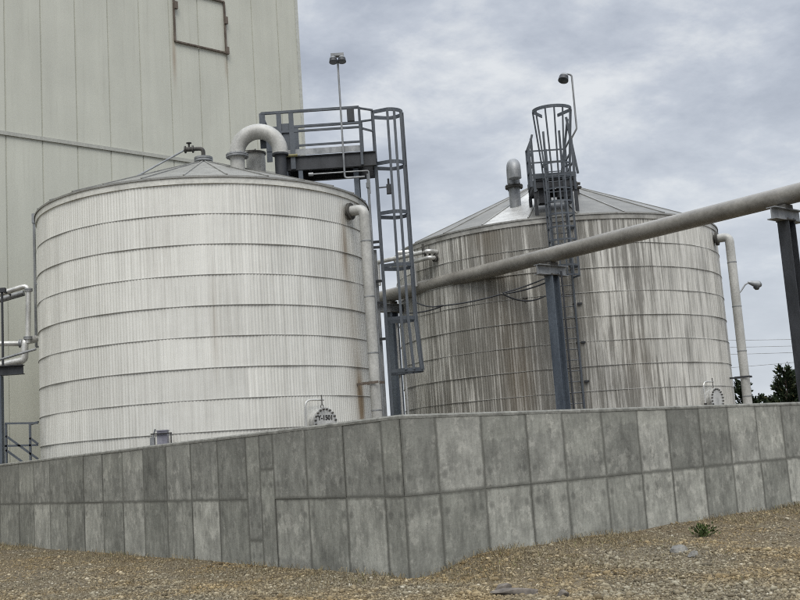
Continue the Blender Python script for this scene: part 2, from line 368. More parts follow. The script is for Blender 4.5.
def rounded(pts, r, n=6):
    pts = [Vector(p) for p in pts]; out = [pts[0]]
    for i in range(1, len(pts) - 1):
        a, b_, c = pts[i - 1:i + 2]; d1 = (a - b_).normalized(); d2 = (c - b_).normalized()
        ang = d1.angle(d2); t = min(r / math.tan(ang / 2), (a - b_).length * .49, (c - b_).length * .49)
        p0 = b_ + d1 * t; p1 = b_ + d2 * t
        for k in range(n + 1):
            s_ = k / n; out.append(p0 * (1 - s_) ** 2 + b_ * 2 * s_ * (1 - s_) + p1 * s_ ** 2)
    out.append(pts[-1]); return out
X, Y, Z = Vector((1, 0, 0)), Vector((0, 1, 0)), Vector((0, 0, 1))

# ------------------------------------------------------------------ ground
CORNER = onz(410, 578); LEFTP = onz(0, 544); RIGHTP = onz(800, 513)
CORNER.z = LEFTP.z = RIGHTP.z = 0
dL = (LEFTP - CORNER).normalized(); dR = (RIGHTP - CORNER).normalized()
nL = Vector((dL.y, -dL.x, 0)); nL = nL if nL.dot(-CORNER) > 0 else -nL    # towards the camera side
nR = Vector((dR.y, -dR.x, 0)); nR = nR if nR.dot(-CORNER) > 0 else -nR
def gh(x, y):
    """height of the gravel: nearly level, banked up against the right-hand wall"""
    p = Vector((x, y, 0)) - CORNER
    s_ = p.dot(dR); d = p.dot(nR)
    h = .015 * math.sin(x * 1.1 + 1) * math.sin(y * .9) + .012 * math.sin(x * 2.9 + y * 1.7)
    if s_ > -.5 and d > -.5:
        k = min(1, max(0, (s_ - .15) / 1.1)); h += .155 * k * k * (3 - 2 * k) * math.exp(-max(0, d) / 1.6)
    far = max(abs(x), abs(y - 20))
    if far > 25: h *= max(0, 1 - (far - 25) / 20)
    return h + GZ
def axis(a, b_, step, far):
    c = list(np.arange(a, b_ + 1e-6, step)); s_ = step
    lo = [a]; hi = [c[-1]]
    while hi[-1] < far: s_ *= 1.45; hi.append(hi[-1] + s_)
    s_ = step
    while lo[-1] > -far: s_ *= 1.45; lo.append(lo[-1] - s_)
    return lo[:0:-1] + c + hi[1:]
xs = axis(-12, 14, .25, 1500); ys = axis(8, 30, .25, 1500)
nx, ny = len(xs), len(ys)
mb = MB(); mb.add([(x, y, gh(x, y)) for y in ys for x in xs], [(j*nx+i, j*nx+i+1, (j+1)*nx+i+1, (j+1)*nx+i) for j in range(ny-1) for i in range(nx-1)])
grd = mb.build('ground', 'gravel_ground', None, 180); tag(grd, None, None, None, 'structure')

# ------------------------------------------------------------------ retaining wall (two legs meeting at the corner)
WT, TH = GZ + 2.27 * WK, .26
HM = GZ + 1.12 * WK
def wall_leg(bmv, C, d, n, joints, tones, heights):
    """front skin of one leg, one face per form panel, with shallow offsets between panels"""
    V, F, UVW, UVL, UVS, T = bmv
    for i in range(len(joints) - 1):
        u0, u1 = joints[i], joints[i + 1]; hm = heights.get(i, HM)
        zs = [-.2, hm, WT - .05]
        for k in range(2):
            off = rng.uniform(-.004, .004); o = len(V)
            z0, z1 = zs[k], zs[k + 1]
            for (u, z) in ((u0, z0), (u1, z0), (u1, z1), (u0, z1)):
                V.append(C + d * u + n * off + Z * z)
            F.append((o, o + 1, o + 2, o + 3)); t = tones()
            zz0 = 0 if k == 0 else z0
            for (u, z) in ((u0, z0), (u1, z0), (u1, z1), (u0, z1)):
                UVW.append((u + (40 if C is CORNER and d is dR else 0), z))
                UVL.append((u - u0, z - (z0 if k else z0 - 1))); UVS.append((u1 - u0, z1 - (z0 if k else z0 - 1) + (1 if k else 0)))
            T.append(t)
jl = [WK * q for q in (0, .48, 1.51, 2.64, 3.72, 4.21, 4.71, 5.83, 6.99, 8.15, 9.34, 10.51, 11.72, 12.96, 14.16, 15.46, 16.77, 18.09, 19.9, 21.1, 22.3, 23.5)]
jr = [WK * q for q in (0, .69, 1.64, 2.66, 3.54, 4.57, 5.57, 6.47, 7.48, 8.47, 9.49, 10.49, 11.5, 12.5, 13.5, 14.5, 15.5, 16.5)]
buf = ([], [], [], [], [], [])
seqL = iter([.25,.3,.55,.5,.2,.38,.5,.42,.3,.3,.35,.3,.15,.2,.8,.5,.3,.62,.12,.12,.55,.65,.2,.4,.6,.5,.15,.2,.35,.35,.7,.6,.12,.4,.3,.3,.15,.35,.3,.2,.45,.6,.5,.35,.3,.35,.2,.3,.35,.4,.25,.5,.35,.6,.6,.45,.2,.45,.6,.5,.25,.55,.5,.4,.3,.5,.45,.55,.3,.45,.5,.4,.35,.5,.6,.3,.4,.5,.3,.5,.4,.5])
seqR = iter([.3,.35,.15,.9,.55,.4,.5,.65,.4,.4,.3,.3,.6,1,.65,.2,.2,.25,.65,.75,.2,.65,.85,.35,.3,.5,.35,.95,.25,.55,.8,.4,.6,.7,.35,.55,.3,.35,.6,1.0,.65,.3,.7,.35,.2,.75,.6,.6,.3,.45,.7,.7,.4,.5,.6,.4,.5,.5,.6,.4])
wall_leg(buf, CORNER, dL, nL, jl, lambda: next(seqL, .4), {4: GZ + 1.62 * WK, 5: GZ + .42 * WK})
wall_leg(buf, CORNER, dR, nR, jr, lambda: next(seqR, .5), {})
V, F, UW, UL, US, T = buf
me = bpy.data.meshes.new('form_panels'); me.from_pydata([tuple(v) for v in V], [], F)
for nm, dat in (('wall', UW), ('local', UL), ('size', US)):
    l = me.uv_layers.new(name=nm); l.data.foreach_set('uv', [c for p in dat for c in p])
a_ = me.attributes.new('tone', 'FLOAT', 'FACE'); a_.data.foreach_set('value', T)
b_ = me.attributes.new('panel', 'FLOAT', 'FACE'); b_.data.foreach_set('value', [float(i) for i in range(len(T))])
me.materials.append(MATS['cast_concrete'])
wroot = thing('retaining_wall', CORNER, 'long grey cast concrete wall in two rows of form panels, bending outwards at its corner in front of both tanks', 'wall')
ow = bpy.data.objects.new('form_panels', me); col.objects.link(ow); ow.parent = wroot; ow.matrix_parent_inverse = Matrix.Translation(CORNER).inverted()
mb = MB()      # solid core just behind the skin
for d, n, L in ((dL, nL, 23.5 * WK), (dR, nR, 16.5 * WK)):
    c = CORNER + d * (L / 2 + .06) - n * (TH / 2 + .008) + Z * ((WT - .052) / 2 - .1)
    mb.box(c, (L, TH, WT - .052 + .2), (d, n, Z))
mb.build('core', 'coping_concrete', wroot)
mb = MB()
for sgn, d, n, L in ((1, dL, nL, 23.5 * WK), (-1, dR, nR, 16.5 * WK)):
    # chamfered top strip, mitred at the corner
    mit = (dL + dR).normalized()
    prof = [(.006, WT - .05), (.006, WT - .02), (-.012, WT), (-TH, WT), (-TH - .01, WT - .05)]
    vs_ = []
    kk = (nL + nR).normalized(); kk = kk / kk.dot(n)
    for u in (0, L):
        for (o_, z) in prof:
            vs_.append(CORNER + (kk * o_ if u == 0 else d * u + n * o_) + Z * z)
    k = len(prof); mb.add(vs_, [(i, (i + 1) % k, k + (i + 1) % k, k + i) for i in range(k)] + [tuple(range(k, 2 * k))])
mb.build('coping', 'coping_concrete', wroot, 20)

# ------------------------------------------------------------------ building
bD = 33.0
bu = dR.copy(); bn = Vector((-bu.y, bu.x, 0))            # bn points away from the camera
if bn.y < 0: bn = -bn
def bp(u, z, o=0.0): return bu * u + bn * (bD + o) + Z * z
broot = thing('industrial_building', bp(25.05, 0), 'tall pale green-grey metal clad building filling the upper left behind the tank', 'building')
SEAM, BH, PW = 12.78, 27.0, 1.215
for nm, z0, z1 in (('lower_cladding', 0, SEAM - .06), ('upper_cladding', SEAM + .06, BH)):
    mb = MB(); u1 = 25.05
    us = [25.05] + [21.67 + PW * 2 - PW * k for k in range(40)]
    for i in range(len(us) - 1):
        a_, b_ = us[i + 1], us[i]; gsz = .012; t = rng.random()
        o_ = rng.uniform(-.003, .003)
        p = [(a_, 0.035), (a_ + gsz, 0.03), (a_ + gsz + .012, o_), (b_ - gsz - .012, o_), (b_ - gsz, .03), (b_, .035)]
        for k in range(5):
            (ua, oa), (ub, ob) = p[k], p[k + 1]
            mb.add([bp(ua, z0, oa), bp(ub, z0, ob), bp(ub, z1, ob), bp(ua, z1, oa)], [(0, 1, 2, 3)], t)
    # end face and back
    mb.add([bp(25.05, z0, .035), bp(25.05, z0, 20), bp(25.05, z1, 20), bp(25.05, z1, .035)], [(0, 1, 2, 3)], .5)
    mb.build(nm, 'wall_cladding', broot, 0)
mb = MB(); mb.box((bp(25.05 - 24, 0, 10.1) + Z * (BH - .1)), (48, 19.9, .2), (bu, bn, Z)); mb.build('roof', 'cladding_trim', broot)
mb = MB(); mb.box(bp(25.05 - 24.2, SEAM, -.012), (48.4, .09, .125), (bu, bn, Z)); mb.build('seam_flashing', 'seam_dark', broot)
mb = MB(); mb.box(bp(25.05 + .02, BH / 2, .05), (.14, .14, BH), (bu, bn, Z)); mb.build('corner_trim', 'cladding_trim', broot)
# rusty steel frame fixed to the cladding
fr = thing('wall_frame', bp(20.5, 17.2, -.05), 'empty rust-brown rectangular steel frame fixed high on the pale cladding', 'frame')
mb = MB()
u0, u1, z0, z1 = 19.44, 21.62, 17.22, 19.25
for a_, b_ in (((u0, z0), (u1, z0)), ((u1, z0), (u1, z1)), ((u1, z1), (u0, z1)), ((u0, z1), (u0, z0))):
    mb.beam(bp(a_[0], a_[1], -.05), bp(b_[0], b_[1], -.05), .06, .065, bn)
mb.build('frame_bars', 'rusty_steel', fr)
mb = MB()
for (u, z) in ((u0 + .06, 18.6), (u1 + .02, 18.5), (u1 + .02, 17.3)): mb.box(bp(u, z, -.1), (.12, .1, .28), (bu, bn, Z))
mb.build('bracket', 'rusty_steel', fr)

# ------------------------------------------------------------------ tanks
T1 = dict(c=Vector((-5.4468, 30.555, 0)), R=4.6597, rim=8.893, apex=10.62)
T2 = dict(c=Vector((5.691, 38.828, 0)), R=5.766, rim=8.828, apex=11.45)
SP, OFF = .762, .203
def hit(T, px, py, far=False):
    d = ray(px, py); a_ = d.x**2 + d.y**2; b_ = -2 * (d.x * T['c'].x + d.y * T['c'].y); c_ = T['c'].x**2 + T['c'].y**2 - T['R']**2
    disc = max(0, b_ * b_ - 4 * a_ * c_); t = (-b_ + (1 if far else -1) * math.sqrt(disc)) / (2 * a_)
    P = ORG + d * t; r = (P - T['c']); r.z = 0; r.normalize(); return P, r
def roofz(T, x, y):
    r = math.hypot(x - T['c'].x, y - T['c'].y); return T['rim'] + (T['apex'] - T['rim']) * max(0, 1 - r / T['R'])
def tank(T, name, label, mj, mr, nrib, nsec, seedv):
    r_ = random.Random(seedv)
    root = thing(name, T['c'], label, 'tank', 'storage tanks behind the wall')
    V, F, UV, TN = [], [], [], []
    c, R = T['c'], T['R']
    na = nrib * 4; prof = [0, .009, .009, 0]
    ang = np.linspace(0, 2 * PI, na + 1)
    zt = [T['rim'] - .19] + [T['rim'] - OFF - SP * k for k in range(1, 11)]
    zt = [z for z in zt if z > .15] + [.15]
    for k in range(len(zt) - 1):
        z1, z0 = zt[k], zt[k + 1]; o = len(V); dr = .004 * r_.random() + (.006 if k % 2 else 0)
        ph = r_.random() * 10
        seams = sorted(r_.uniform(0, 2 * PI) for _ in range(12)); st = [r_.random() for _ in range(13)]
        for z, ex in ((z0, .0), (z1, .0)):
            for i in range(na + 1):
                wv = .006 * math.sin(ang[i] * 9 + ph) + .004 * math.sin(ang[i] * 23 + ph * 2)
                rr = R - .014 + prof[(i % na) % 4] + dr + wv
                V.append((c.x + rr * math.cos(ang[i]), c.y + rr * math.sin(ang[i]), z))
        si = 0
        for i in range(na):
            F.append((o + i, o + i + 1, o + na + 2 + i, o + na + 1 + i))
            while si < 12 and ang[i] > seams[si]: si += 1
            TN.append(st[si])
            u0, u1 = ang[i] * R, ang[i + 1] * R
            UV += [(u0, z0), (u1, z0), (u1, z1), (u0, z1)]
    me = bpy.data.meshes.new('shell'); me.from_pydata(V, [], F)
    l = me.uv_layers.new(name='UVMap'); l.data.foreach_set('uv', [q for p in UV for q in p])
    a_ = me.attributes.new('tone', 'FLOAT', 'FACE'); a_.data.foreach_set('value', TN)
    me.materials.append(MATS[mj]); o = bpy.data.objects.new('shell', me); col.objects.link(o)
    o.parent = root; o.matrix_parent_inverse = Matrix.Translation(c).inverted()
    def ring(z0, z1, r0, r1, seg=180, th=.012):
        b_ = MB(); vs_ = []
        for i in range(seg):
            a0 = 2 * PI * i / seg; ca, sa = math.cos(a0), math.sin(a0)
            vs_ += [(c.x + r * ca, c.y + r * sa, z) for r, z in ((r0, z0), (r1, z1), (r1 - th - .02, z1), (r0 - th - .02, z0))]
        fs = []
        for i in range(seg):
            j = (i + 1) % seg
            for k in range(4): fs.append((i*4+k, j*4+k, j*4+(k+1) % 4, i*4+(k+1) % 4))
        return b_.add(vs_, fs)
    for z in zt[1:-1]: ring(z - .006, z + .006, R + .016, R + .016).build('hoop_band', 'hoop_' + name, root, 30)
    ring(T['rim'] - .2, T['rim'] - .03, R + .03, R + .035).build('eave_flashing', 'eave_pale' if T is T1 else 'eave_grimy', root, 30)
    # faceted cone roof with lapped sheets, seams standing
    mb = MB(); sm = MB(); R2 = R + .06; rt = .35
    zt_ = T['apex'] - (T['apex'] - T['rim']) * rt / R
    for i in range(nsec):
        a0, a1 = 2 * PI * i / nsec + T.get('ph', .07), 2 * PI * (i + 1) / nsec + T.get('ph', .07); t = r_.random() * (.7 if T is T1 else .35)
        if T is T2 and i in T['bright']: t = 1.0
        rows = 3
        for k in range(rows):
            ra, rb = R2 + (rt - R2) * k / rows, R2 + (rt - R2) * (k + 1) / rows
            za, zb = T['rim'] + (zt_ - T['rim']) * k / rows, T['rim'] + (zt_ - T['rim']) * (k + 1) / rows
            tt_ = t + .1 * r_.random()
            for q in range(6):
                b0, b1 = a0 + (a1 - a0) * q / 6, a0 + (a1 - a0) * (q + 1) / 6
                mb.add([(c.x + r * math.cos(a), c.y + r * math.sin(a), z) for r, a, z in ((ra, b0, za), (ra, b1, za), (rb, b1, zb), (rb, b0, zb))], [(0, 1, 2, 3)], tt_)
        sm.beam((c.x + R2 * math.cos(a0), c.y + R2 * math.sin(a0), T['rim'] + .012), (c.x + rt * math.cos(a0), c.y + rt * math.sin(a0), zt_ + .012), .045, .035)
        for q in range(6):
            b0, b1 = a0 + (a1 - a0) * q / 6, a0 + (a1 - a0) * (q + 1) / 6
            mb.add([(c.x + r * math.cos(a), c.y + r * math.sin(a), z) for r, a, z in ((R2, b0, T['rim'] - .05), (R2, b1, T['rim'] - .05), (R2, b1, T['rim']), (R2, b0, T['rim']))], [(0, 1, 2, 3)], .5)
    mb.add([(c.x + rt * math.cos(2*PI*i/nsec), c.y + rt * math.sin(2*PI*i/nsec), zt_ + .01) for i in range(nsec)], [tuple(range(nsec))], .5)
    rf = mb.build('roof', mr, root, 0)
    o = sm.build('seam', mr, rf); o.parent = rf; o.matrix_parent_inverse = Matrix.Translation(c).inverted()
    o.matrix_parent_inverse = Matrix.Identity(4); 
    return root
simple('hoop_storage_tank', (.22, .22, .21), (.36, .355, .34), 2, .6)
MATS['hoop_tank'] = MATS['hoop_storage_tank']
simple('eave_pale', (.48, .48, .45), (.66, .66, .62), 1.2, .5, .1)
simple('hoop_grimy', (.10, .095, .085), (.55, .55, .53), .9, .5, .2)
simple('eave_grimy', (.14, .135, .12), (.52, .515, .49), .8, .5, .2)
# the parent chain of roof seams: seam under roof under tank; both meshes are in world coordinates
def fix_child(o, par):
    o.parent = par; o.matrix_parent_inverse = par.matrix_world.inverted()
T2['bright'] = []
# which roof sectors of the far tank hold the bright replaced sheet
P_, _r = hit(T2, 483, 226); aa = math.atan2(_r.y, _r.x) % (2 * PI); sec = 2 * PI / 24
T2['ph'] = aa % sec; T2['bright'] = [int(round((aa - T2['ph']) / sec))]
MATS['hoop_storage_tank.far'] = MATS['hoop_grimy']
def mk(T, label, mj, mr, nrib, nsec, sv, hoopmat):
    MATS['hoop_storage_tank'] = MATS[hoopmat]; return tank(T, 'storage_tank', label, mj, mr, nrib, nsec, sv)
hm0 = MATS['hoop_storage_tank']; MATS['hoop_dark'] = hm0
tank1 = mk(T1, 'nearer pale silver ribbed tank with low cone roof in front of the clad building', 'jacket_pale', 'roof_sheet_pale', 344, 28, 3, 'hoop_dark')
tank2 = mk(T2, 'farther grimy streaked ribbed tank with taller cone roof, right of the pale one', 'jacket_grimy', 'roof_sheet_grimy', 408, 24, 5, 'hoop_grimy')
bpy.context.view_layer.update()
for o in list(bpy.data.objects):
    if o.name.startswith('seam') and o.type == 'MESH' and o.parent and o.parent.name.startswith('roof'):
        o.matrix_parent_inverse = o.parent.matrix_world.inverted()

def sub(mb, name, mat, par, smooth=35):
    """build in world coordinates under a part or a thing"""
    bpy.context.view_layer.update()
    o = mb.build(name, mat, None, smooth); o.parent = par; o.matrix_parent_inverse = par.matrix_world.inverted(); return o

def subs(mb, name, mat, par, smooth=35):
    """like sub, one object for every piece added"""
    for (v0, v1, f0, f1) in mb.pieces():
        q = MB(); q.v = mb.v[v0:v1]; q.f = [tuple(i - v0 for i in f) for f in mb.f[f0:f1]]; q.tone = mb.tone[f0:f1]
        sub(q, name, mat, par, smooth)
# manways
def manway(T, root, px, py, r, text, davit_side=-1):
    P, n = hit(T, px, py); t = Vector((-n.y, n.x, 0)); t = t if t.x > 0 else -t
    mb = MB(); mb.cyl(P - n * .05, P + n * .2, r * .86, 32); 
    neck = sub(mb, 'manway', 'stainless', root)
    mb = MB(); mb.cyl(P + n * .2, P + n * .225, r, 40); mb.cyl(P + n * .232, P + n * .262, r, 40)
    cover = sub(mb, 'cover', 'stainless', neck)
    mb = MB()
    for k in range(20):
        a = 2 * PI * (k + .5) / 20; q = P + (t * math.cos(a) + Z * math.sin(a)) * r * .88
        mb.cyl(q + n * .17, q + n * .30, .026, 6)
    sub(mb, 'bolts', 'cast_iron', neck)
    mb = MB()
    s0 = P + t * (r + .15) * davit_side + n * .14
    path = rounded([s0 - Z * .25, s0 + Z * (r + .2), P + n * .14 + Z * (r + .2) + t * .08], .2, 8)
    mb.tube(path, .024, 10); sub(mb, 'davit_arm', 'stainless', neck)
    mb = MB(); hk = P + n * .16 + Z * (r + .2)
    mb.cyl(hk + Z * .12, hk - Z * .12, .014, 8); mb.tube(arc(hk - Z * .17, Z, t, .045, 0, 2 * PI, 12), .010, 6)
    mb.cyl(s0 - Z * .3, s0 - Z * .1, .045, 10)
    subs(mb, 'hook', 'cast_iron', neck)
    if text:
        cu = bpy.data.curves.new('txt', 'FONT'); cu.body = text; cu.size = .165; cu.align_x = 'CENTER'; cu.align_y = 'CENTER'; cu.extrude = .002; cu.offset = .006
        to = bpy.data.objects.new('txt', cu); col.objects.link(to)
        bpy.context.view_layer.update()
        me = bpy.data.meshes.new_from_object(to.evaluated_get(bpy.context.evaluated_depsgraph_get()))
        bpy.data.objects.remove(to); me.materials.clear(); me.materials.append(MATS['black_paint'])
        Mx = Matrix((( t.x, 0, n.x, 0), (t.y, 0, n.y, 0), (0, 1, 0, 0), (0, 0, 0, 1)))
        Mx.translation = P + n * .267 + Z * .11
        me.transform(Mx); o = bpy.data.objects.new('lettering', me); col.objects.link(o)
        bpy.context.view_layer.update(); o.parent = neck; o.matrix_parent_inverse = neck.matrix_world.inverted()
    return neck
manway(T1, tank1, 319, 423, .37, 'Y-1501')
manway(T2, tank2, 710, 400, .37, None)
# short pale plate at the far manway's lower right and roof fittings
# centre cap with valve of the near tank and its thin pipe running down to the left
ax = T1['c']; zc = T1['apex'] - .10
mb = MB(); mb.cyl((ax.x, ax.y, zc - .1), (ax.x, ax.y, zc + .06), .19, 24); mb.cyl((ax.x, ax.y, zc + .06), (ax.x, ax.y, zc + .12), .27, 28)
mb.cyl((ax.x, ax.y, zc + .135), (ax.x, ax.y, zc + .19), .27, 28); capo = sub(mb, 'centre_flange', 'galvanised', tank1)
mb = MB(); top = Vector((ax.x, ax.y, zc + .19))
mb.tube(rounded([top, top + Z * .28, top + Z * .28 - X * .32], .12), .06, 12)
vv = top + Z * .28 - X * .30
mb.tube([vv, vv - X * .22], [.07, .07], 12); mb.cyl(vv - X * .11 + Z * .0, vv - X * .11 + Z * .18, .03, 8); mb.cyl(vv - X * .11 + Z * .18, vv - X * .11 + Z * .2, .08, 12)
mb.cyl(vv - X * .02, vv + X * .02, .11, 14); mb.cyl(vv - X * .24, vv - X * .2, .11, 14)
sub(mb, 'valve', 'cast_iron', tank1)
e0 = vv - X * .22; e1 = at(133, 174, 29.2); e1.z = roofz(T1, e1.x, e1.y) + .05
mb = MB(); mb.tube([e0, e1], .028, 8); sub(mb, 'spray_pipe', 'galvanised', tank1)

# gooseneck vents
def flange(mb, p, d, r, t=.035, gap=.006):
    p = Vector(p); d = Vector(d).normalized(); mb.cyl(p - d * (t + gap), p - d * gap, r, 28); mb.cyl(p + d * gap, p + d * (t + gap), r, 28); mb.cyl(p - d * (gap + .01), p + d * (gap + .01), r * .88, 24)
Yg = 28.7
gl = at(237, 150, Yg); gr_ = at(280, 150, Yg); gy = Vector((0, Yg, 0))
zb_ = at(260, 158, Yg).z + .1
xl, xr = gl.x, gr_.x; rad = (xr - xl) / 2
ctr = Vector(((xl + xr) / 2, Yg, zb_))
gn = thing('gooseneck_vent', (xl, Yg, roofz(T1, xl, Yg)), 'large pale U-bent pipe on the roof of the nearer tank', 'vent pipe')
mb = MB(); mb.tube([Vector((xl, Yg, roofz(T1, xl, Yg) - .1)), Vector((xl, Yg, zb_ - .02))], .20, 24); sub(mb, 'neck', 'pipe_jacket', gn)
mb = MB(); flange(mb, (xl, Yg, zb_), Z, .31)
for k in range(12): a = 2 * PI * k / 12; mb.cyl((xl + .265 * math.cos(a), Yg + .265 * math.sin(a), zb_ - .07), (xl + .265 * math.cos(a), Yg + .265 * math.sin(a), zb_ + .07), .016, 6)
sub(mb, 'flange', 'galvanised', gn)
mb = MB()
mb.tube([Vector((xl, Yg, zb_ + .04))] + arc(ctr + Z * .06, -X, Z, rad, 0, PI, 28) + [Vector((xr, Yg, zb_ - .02))], .215, 28, caps=True)
sub(mb, 'bend', 'pipe_jacket', gn)
mb = MB(); mb.cyl((xr, Yg, zb_ - .02), (xr, Yg, zb_ - .07), .225, 28); mb.cyl((xr, Yg, zb_ - .07), (xr, Yg, roofz(T1, xr, Yg) - .05), .16, 20)
sub(mb, 'outlet', 'dark_steel', gn)
HY = 29.5; p = at(256, 166, HY); zr = roofz(T1, p.x, HY)
hatch = thing('roof_hatch', (p.x, HY, zr), 'short pale round drum with dark lid under the U-bent pipe', 'hatch')
zt2 = at(256, 153, HY).z
mb = MB(); mb.cyl((p.x, HY, zr - .15), (p.x, HY, zt2 - .05), .27, 28); sub(mb, 'drum', 'pipe_jacket', hatch)
mb = MB(); mb.cyl((p.x, HY, zt2 - .05), (p.x, HY, zt2), .30, 28); sub(mb, 'lid', 'cast_iron', hatch)
mb = MB(); mb.cyl((p.x, HY, zt2), (p.x, HY, zt2 + .12), .02, 8); mb.cyl((p.x - .3, HY - .1, zt2 + .06), (p.x, HY, zt2 + .09), .014, 8); sub(mb, 'handle', 'cast_iron', hatch)

# far tank: gooseneck seen end-on
P2 = at(514, 187, 35.4); zr = roofz(T2, P2.x, P2.y); zt3 = P2.z
g2 = thing('gooseneck_vent', (P2.x, P2.y, zr), 'small round-topped grey vent on the roof left of the far tank ladder', 'vent pipe')
mb = MB(); mb.cyl((P2.x, P2.y, zr - .2), (P2.x, P2.y, zt3 - .05), .19, 22); sub(mb, 'neck', 'galvanised', g2)
mb = MB(); flange(mb, (P2.x, P2.y, zt3), Z, .30)
for k in range(8): a = 2 * PI * k / 8; mb.cyl((P2.x + .25 * math.cos(a), P2.y + .25 * math.sin(a), zt3 - .09), (P2.x + .25 * math.cos(a), P2.y + .25 * math.sin(a), zt3 + .09), .022, 6)
sub(mb, 'flange', 'cast_iron', g2)
mb = MB(); cy = P2.y - .26
mb.tube([Vector((P2.x, P2.y, zt3 + .04)), Vector((P2.x, P2.y, zt3 + .4))] + arc(Vector((P2.x, cy, zt3 + .42)), Y, Z, .26, 0, PI, 16) + [Vector((P2.x, cy - .26, zt3 + .16))], .215, 24)
sub(mb, 'bend', 'galvanised', g2)
q = at(577, 188, 36.0); zr = roofz(T2, q.x, q.y)
v2 = thing('roof_valve', (q.x, q.y, zr), 'small dark valve on the far tank roof just right of the ladder cage', 'valve')
mb = MB(); mb.cyl((q.x, q.y, zr - .1), (q.x, q.y, zr + .25), .07, 12); mb.cyl((q.x, q.y, zr + .22), (q.x, q.y, zr + .27), .16, 16)
sub(mb, 'stem', 'cast_iron', v2)
mb = MB(); mb.cyl((q.x, q.y, zr + .27), (q.x - .02, q.y, zr + .45), .05, 10); mb.cyl((q.x - .16, q.y, zr + .42), (q.x + .12, q.y, zr + .38), .05, 10)
sub(mb, 'body', 'cast_iron', v2)

# downpipes
def downpipe(T, px, py, stand, r, zbot, label, brk_z, side):
    P, n = hit(T, px, py)
    root = thing('downpipe', (P.x + n.x * stand, P.y + n.y * stand, zbot), label, 'pipe', 'downpipes on the tanks')
    Q = P + n * stand
    mb = MB(); path = rounded([P + n * .1, Q, Vector((Q.x, Q.y, zbot))], r * 2.1, 10)
    mb.tube(path, r, 20); pp = sub(mb, 'pipe', 'pipe_jacket', root)
    mb = MB(); z = Q.z - .9
    while z > zbot: mb.cyl((Q.x, Q.y, z), (Q.x, Q.y, z + .03), r + .008, 20); z -= 1.5
    subs(mb, 'joint_band', 'galvanised', root)
    mb = MB(); flange(mb, P + n * .1, n, r + .09); mb.cyl(P - n * .05, P + n * .1, r * .9, 18); sub(mb, 'flange', 'cast_iron', root)
    t = Vector((-n.y, n.x, 0))
    B = Vector((Q.x, Q.y, brk_z))
    mb = MB(); mb.beam(Vector((P.x, P.y, brk_z)) - n * .02, B + n * (r + .06), .03, .06)
    mb.beam(B - t * (r + .03) - n * stand * .6, B - t * (r + .03) + n * (r + .05), .02, .06); mb.beam(B + t * (r + .03) - n * stand * .6, B + t * (r + .03) + n * (r + .05), .02, .06)
    sub(mb, 'bracket', 'rusty_steel' if side else 'dark_steel', root)
    return Q
q1 = downpipe(T1, 347, 212, .52, .14, 0, 'thick pale vertical pipe from the rim of the nearer tank, beside the blue column', at(360, 384, 28.4).z, 1)
P_, n_ = hit(T2, 713, 239)
q2 = downpipe(T2, 714, 239, .50, .15, 0, 'thick pale vertical pipe on the right side of the farther tank', at(740, 379, 37).z, 0)

# ------------------------------------------------------------------ near tank platform and caged ladder
zd = 10.12
pf = thing('access_platform', (-2.1, 29.5, 9.0), 'dark steel walkway with handrails above the right of the nearer tank roof', 'platform')
x0, x1, y0, y1 = -3.50, -.78, 29.0, 30.2
mb = MB(); mb.box(((x0 + .6 + x1) / 2, (y0 + y1) / 2, zd), (x1 - x0 - .6, y1 - y0 - .1, .03)); sub(mb, 'deck_plate', 'galvanised', pf)
mb = MB()
for y in (y0, y1): mb.ibeam((x0 + .55, y, zd - .22), (x1 + .38, y, zd - .22), .12, .40, .02)
for x in np.linspace(x0 + .6, x1 + .3, 5): mb.beam((x, y0 + .06, zd - .14), (x, y1 - .06, zd - .14), .08, .16)
sub(mb, 'floor_beam', 'dark_steel', pf)
mb = MB()
for y in (y0 - .07, y1 + .07): mb.box(((x0 + .5 + x1) / 2, y, zd + .08), (x1 - x0 - .5, .015, .17))
subs(mb, 'kick_plate', 'galvanised', pf)
def rail(pts, name='guard_rail', r=.028, par=pf, mat='painted_steel', sq=True):
    mb = MB()
    for a_, b_ in zip(pts[:-1], pts[1:]): mb.beam(a_, b_, r * 2, r * 2)
    return sub(mb, name, mat, par)
for y in (y0 - .09, y1 + .09):
    rail([(x0, y, zd + 1.25), (x1, y, zd + 1.25)], r=.035); rail([(x0 + .35, y, zd + .68), (x1, y, zd + .68)])
rail([(x0, y0 - .09, zd + 1.25), (x0, y1 + .09, zd + 1.25)])
for x in (x0 + .02, x0 + .48, x0 + .82, x1):
    for y in (y0 - .09, y1 + .09):
        mb = MB(); wdt = .16 if x < x0 + .3 else (.13 if x < x0 + .9 else .07)
        zb2 = zd - .4 if x > x0 + .3 else zd + .25
        mb.box((x, y, (zb2 + zd + 1.25) / 2), (wdt, .06, zd + 1.25 - zb2)); sub(mb, 'rail_post', 'painted_steel', pf)
mb = MB(); mb.box((x0 + .1, y1 + .06, zd + .85), (.3, .03, .6)); mb.box((x0 + .62, y0 - .06, zd + .55), (.26, .03, .75)); subs(mb, 'gusset_plate', 'painted_steel', pf)
for y in (29.25, 30.15):
    r_ = math.hypot(-.98 - T1['c'].x, y - T1['c'].y)
    mb = MB(); mb.ibeam((-.98, y, roofz(T1, -.98, y) - .06), (-.98, y, zd - .42), .14, .16, .02); sub(mb, 'support_column', 'blue_steel', pf)
for x in (-2.9, -2.5):
    mb = MB(); mb.ibeam((x, y0 + .02, roofz(T1, x, y0) - .05), (x, y0 + .02, zd - .42), .12, .12, .02); sub(mb, 'support_column', 'blue_steel', pf)
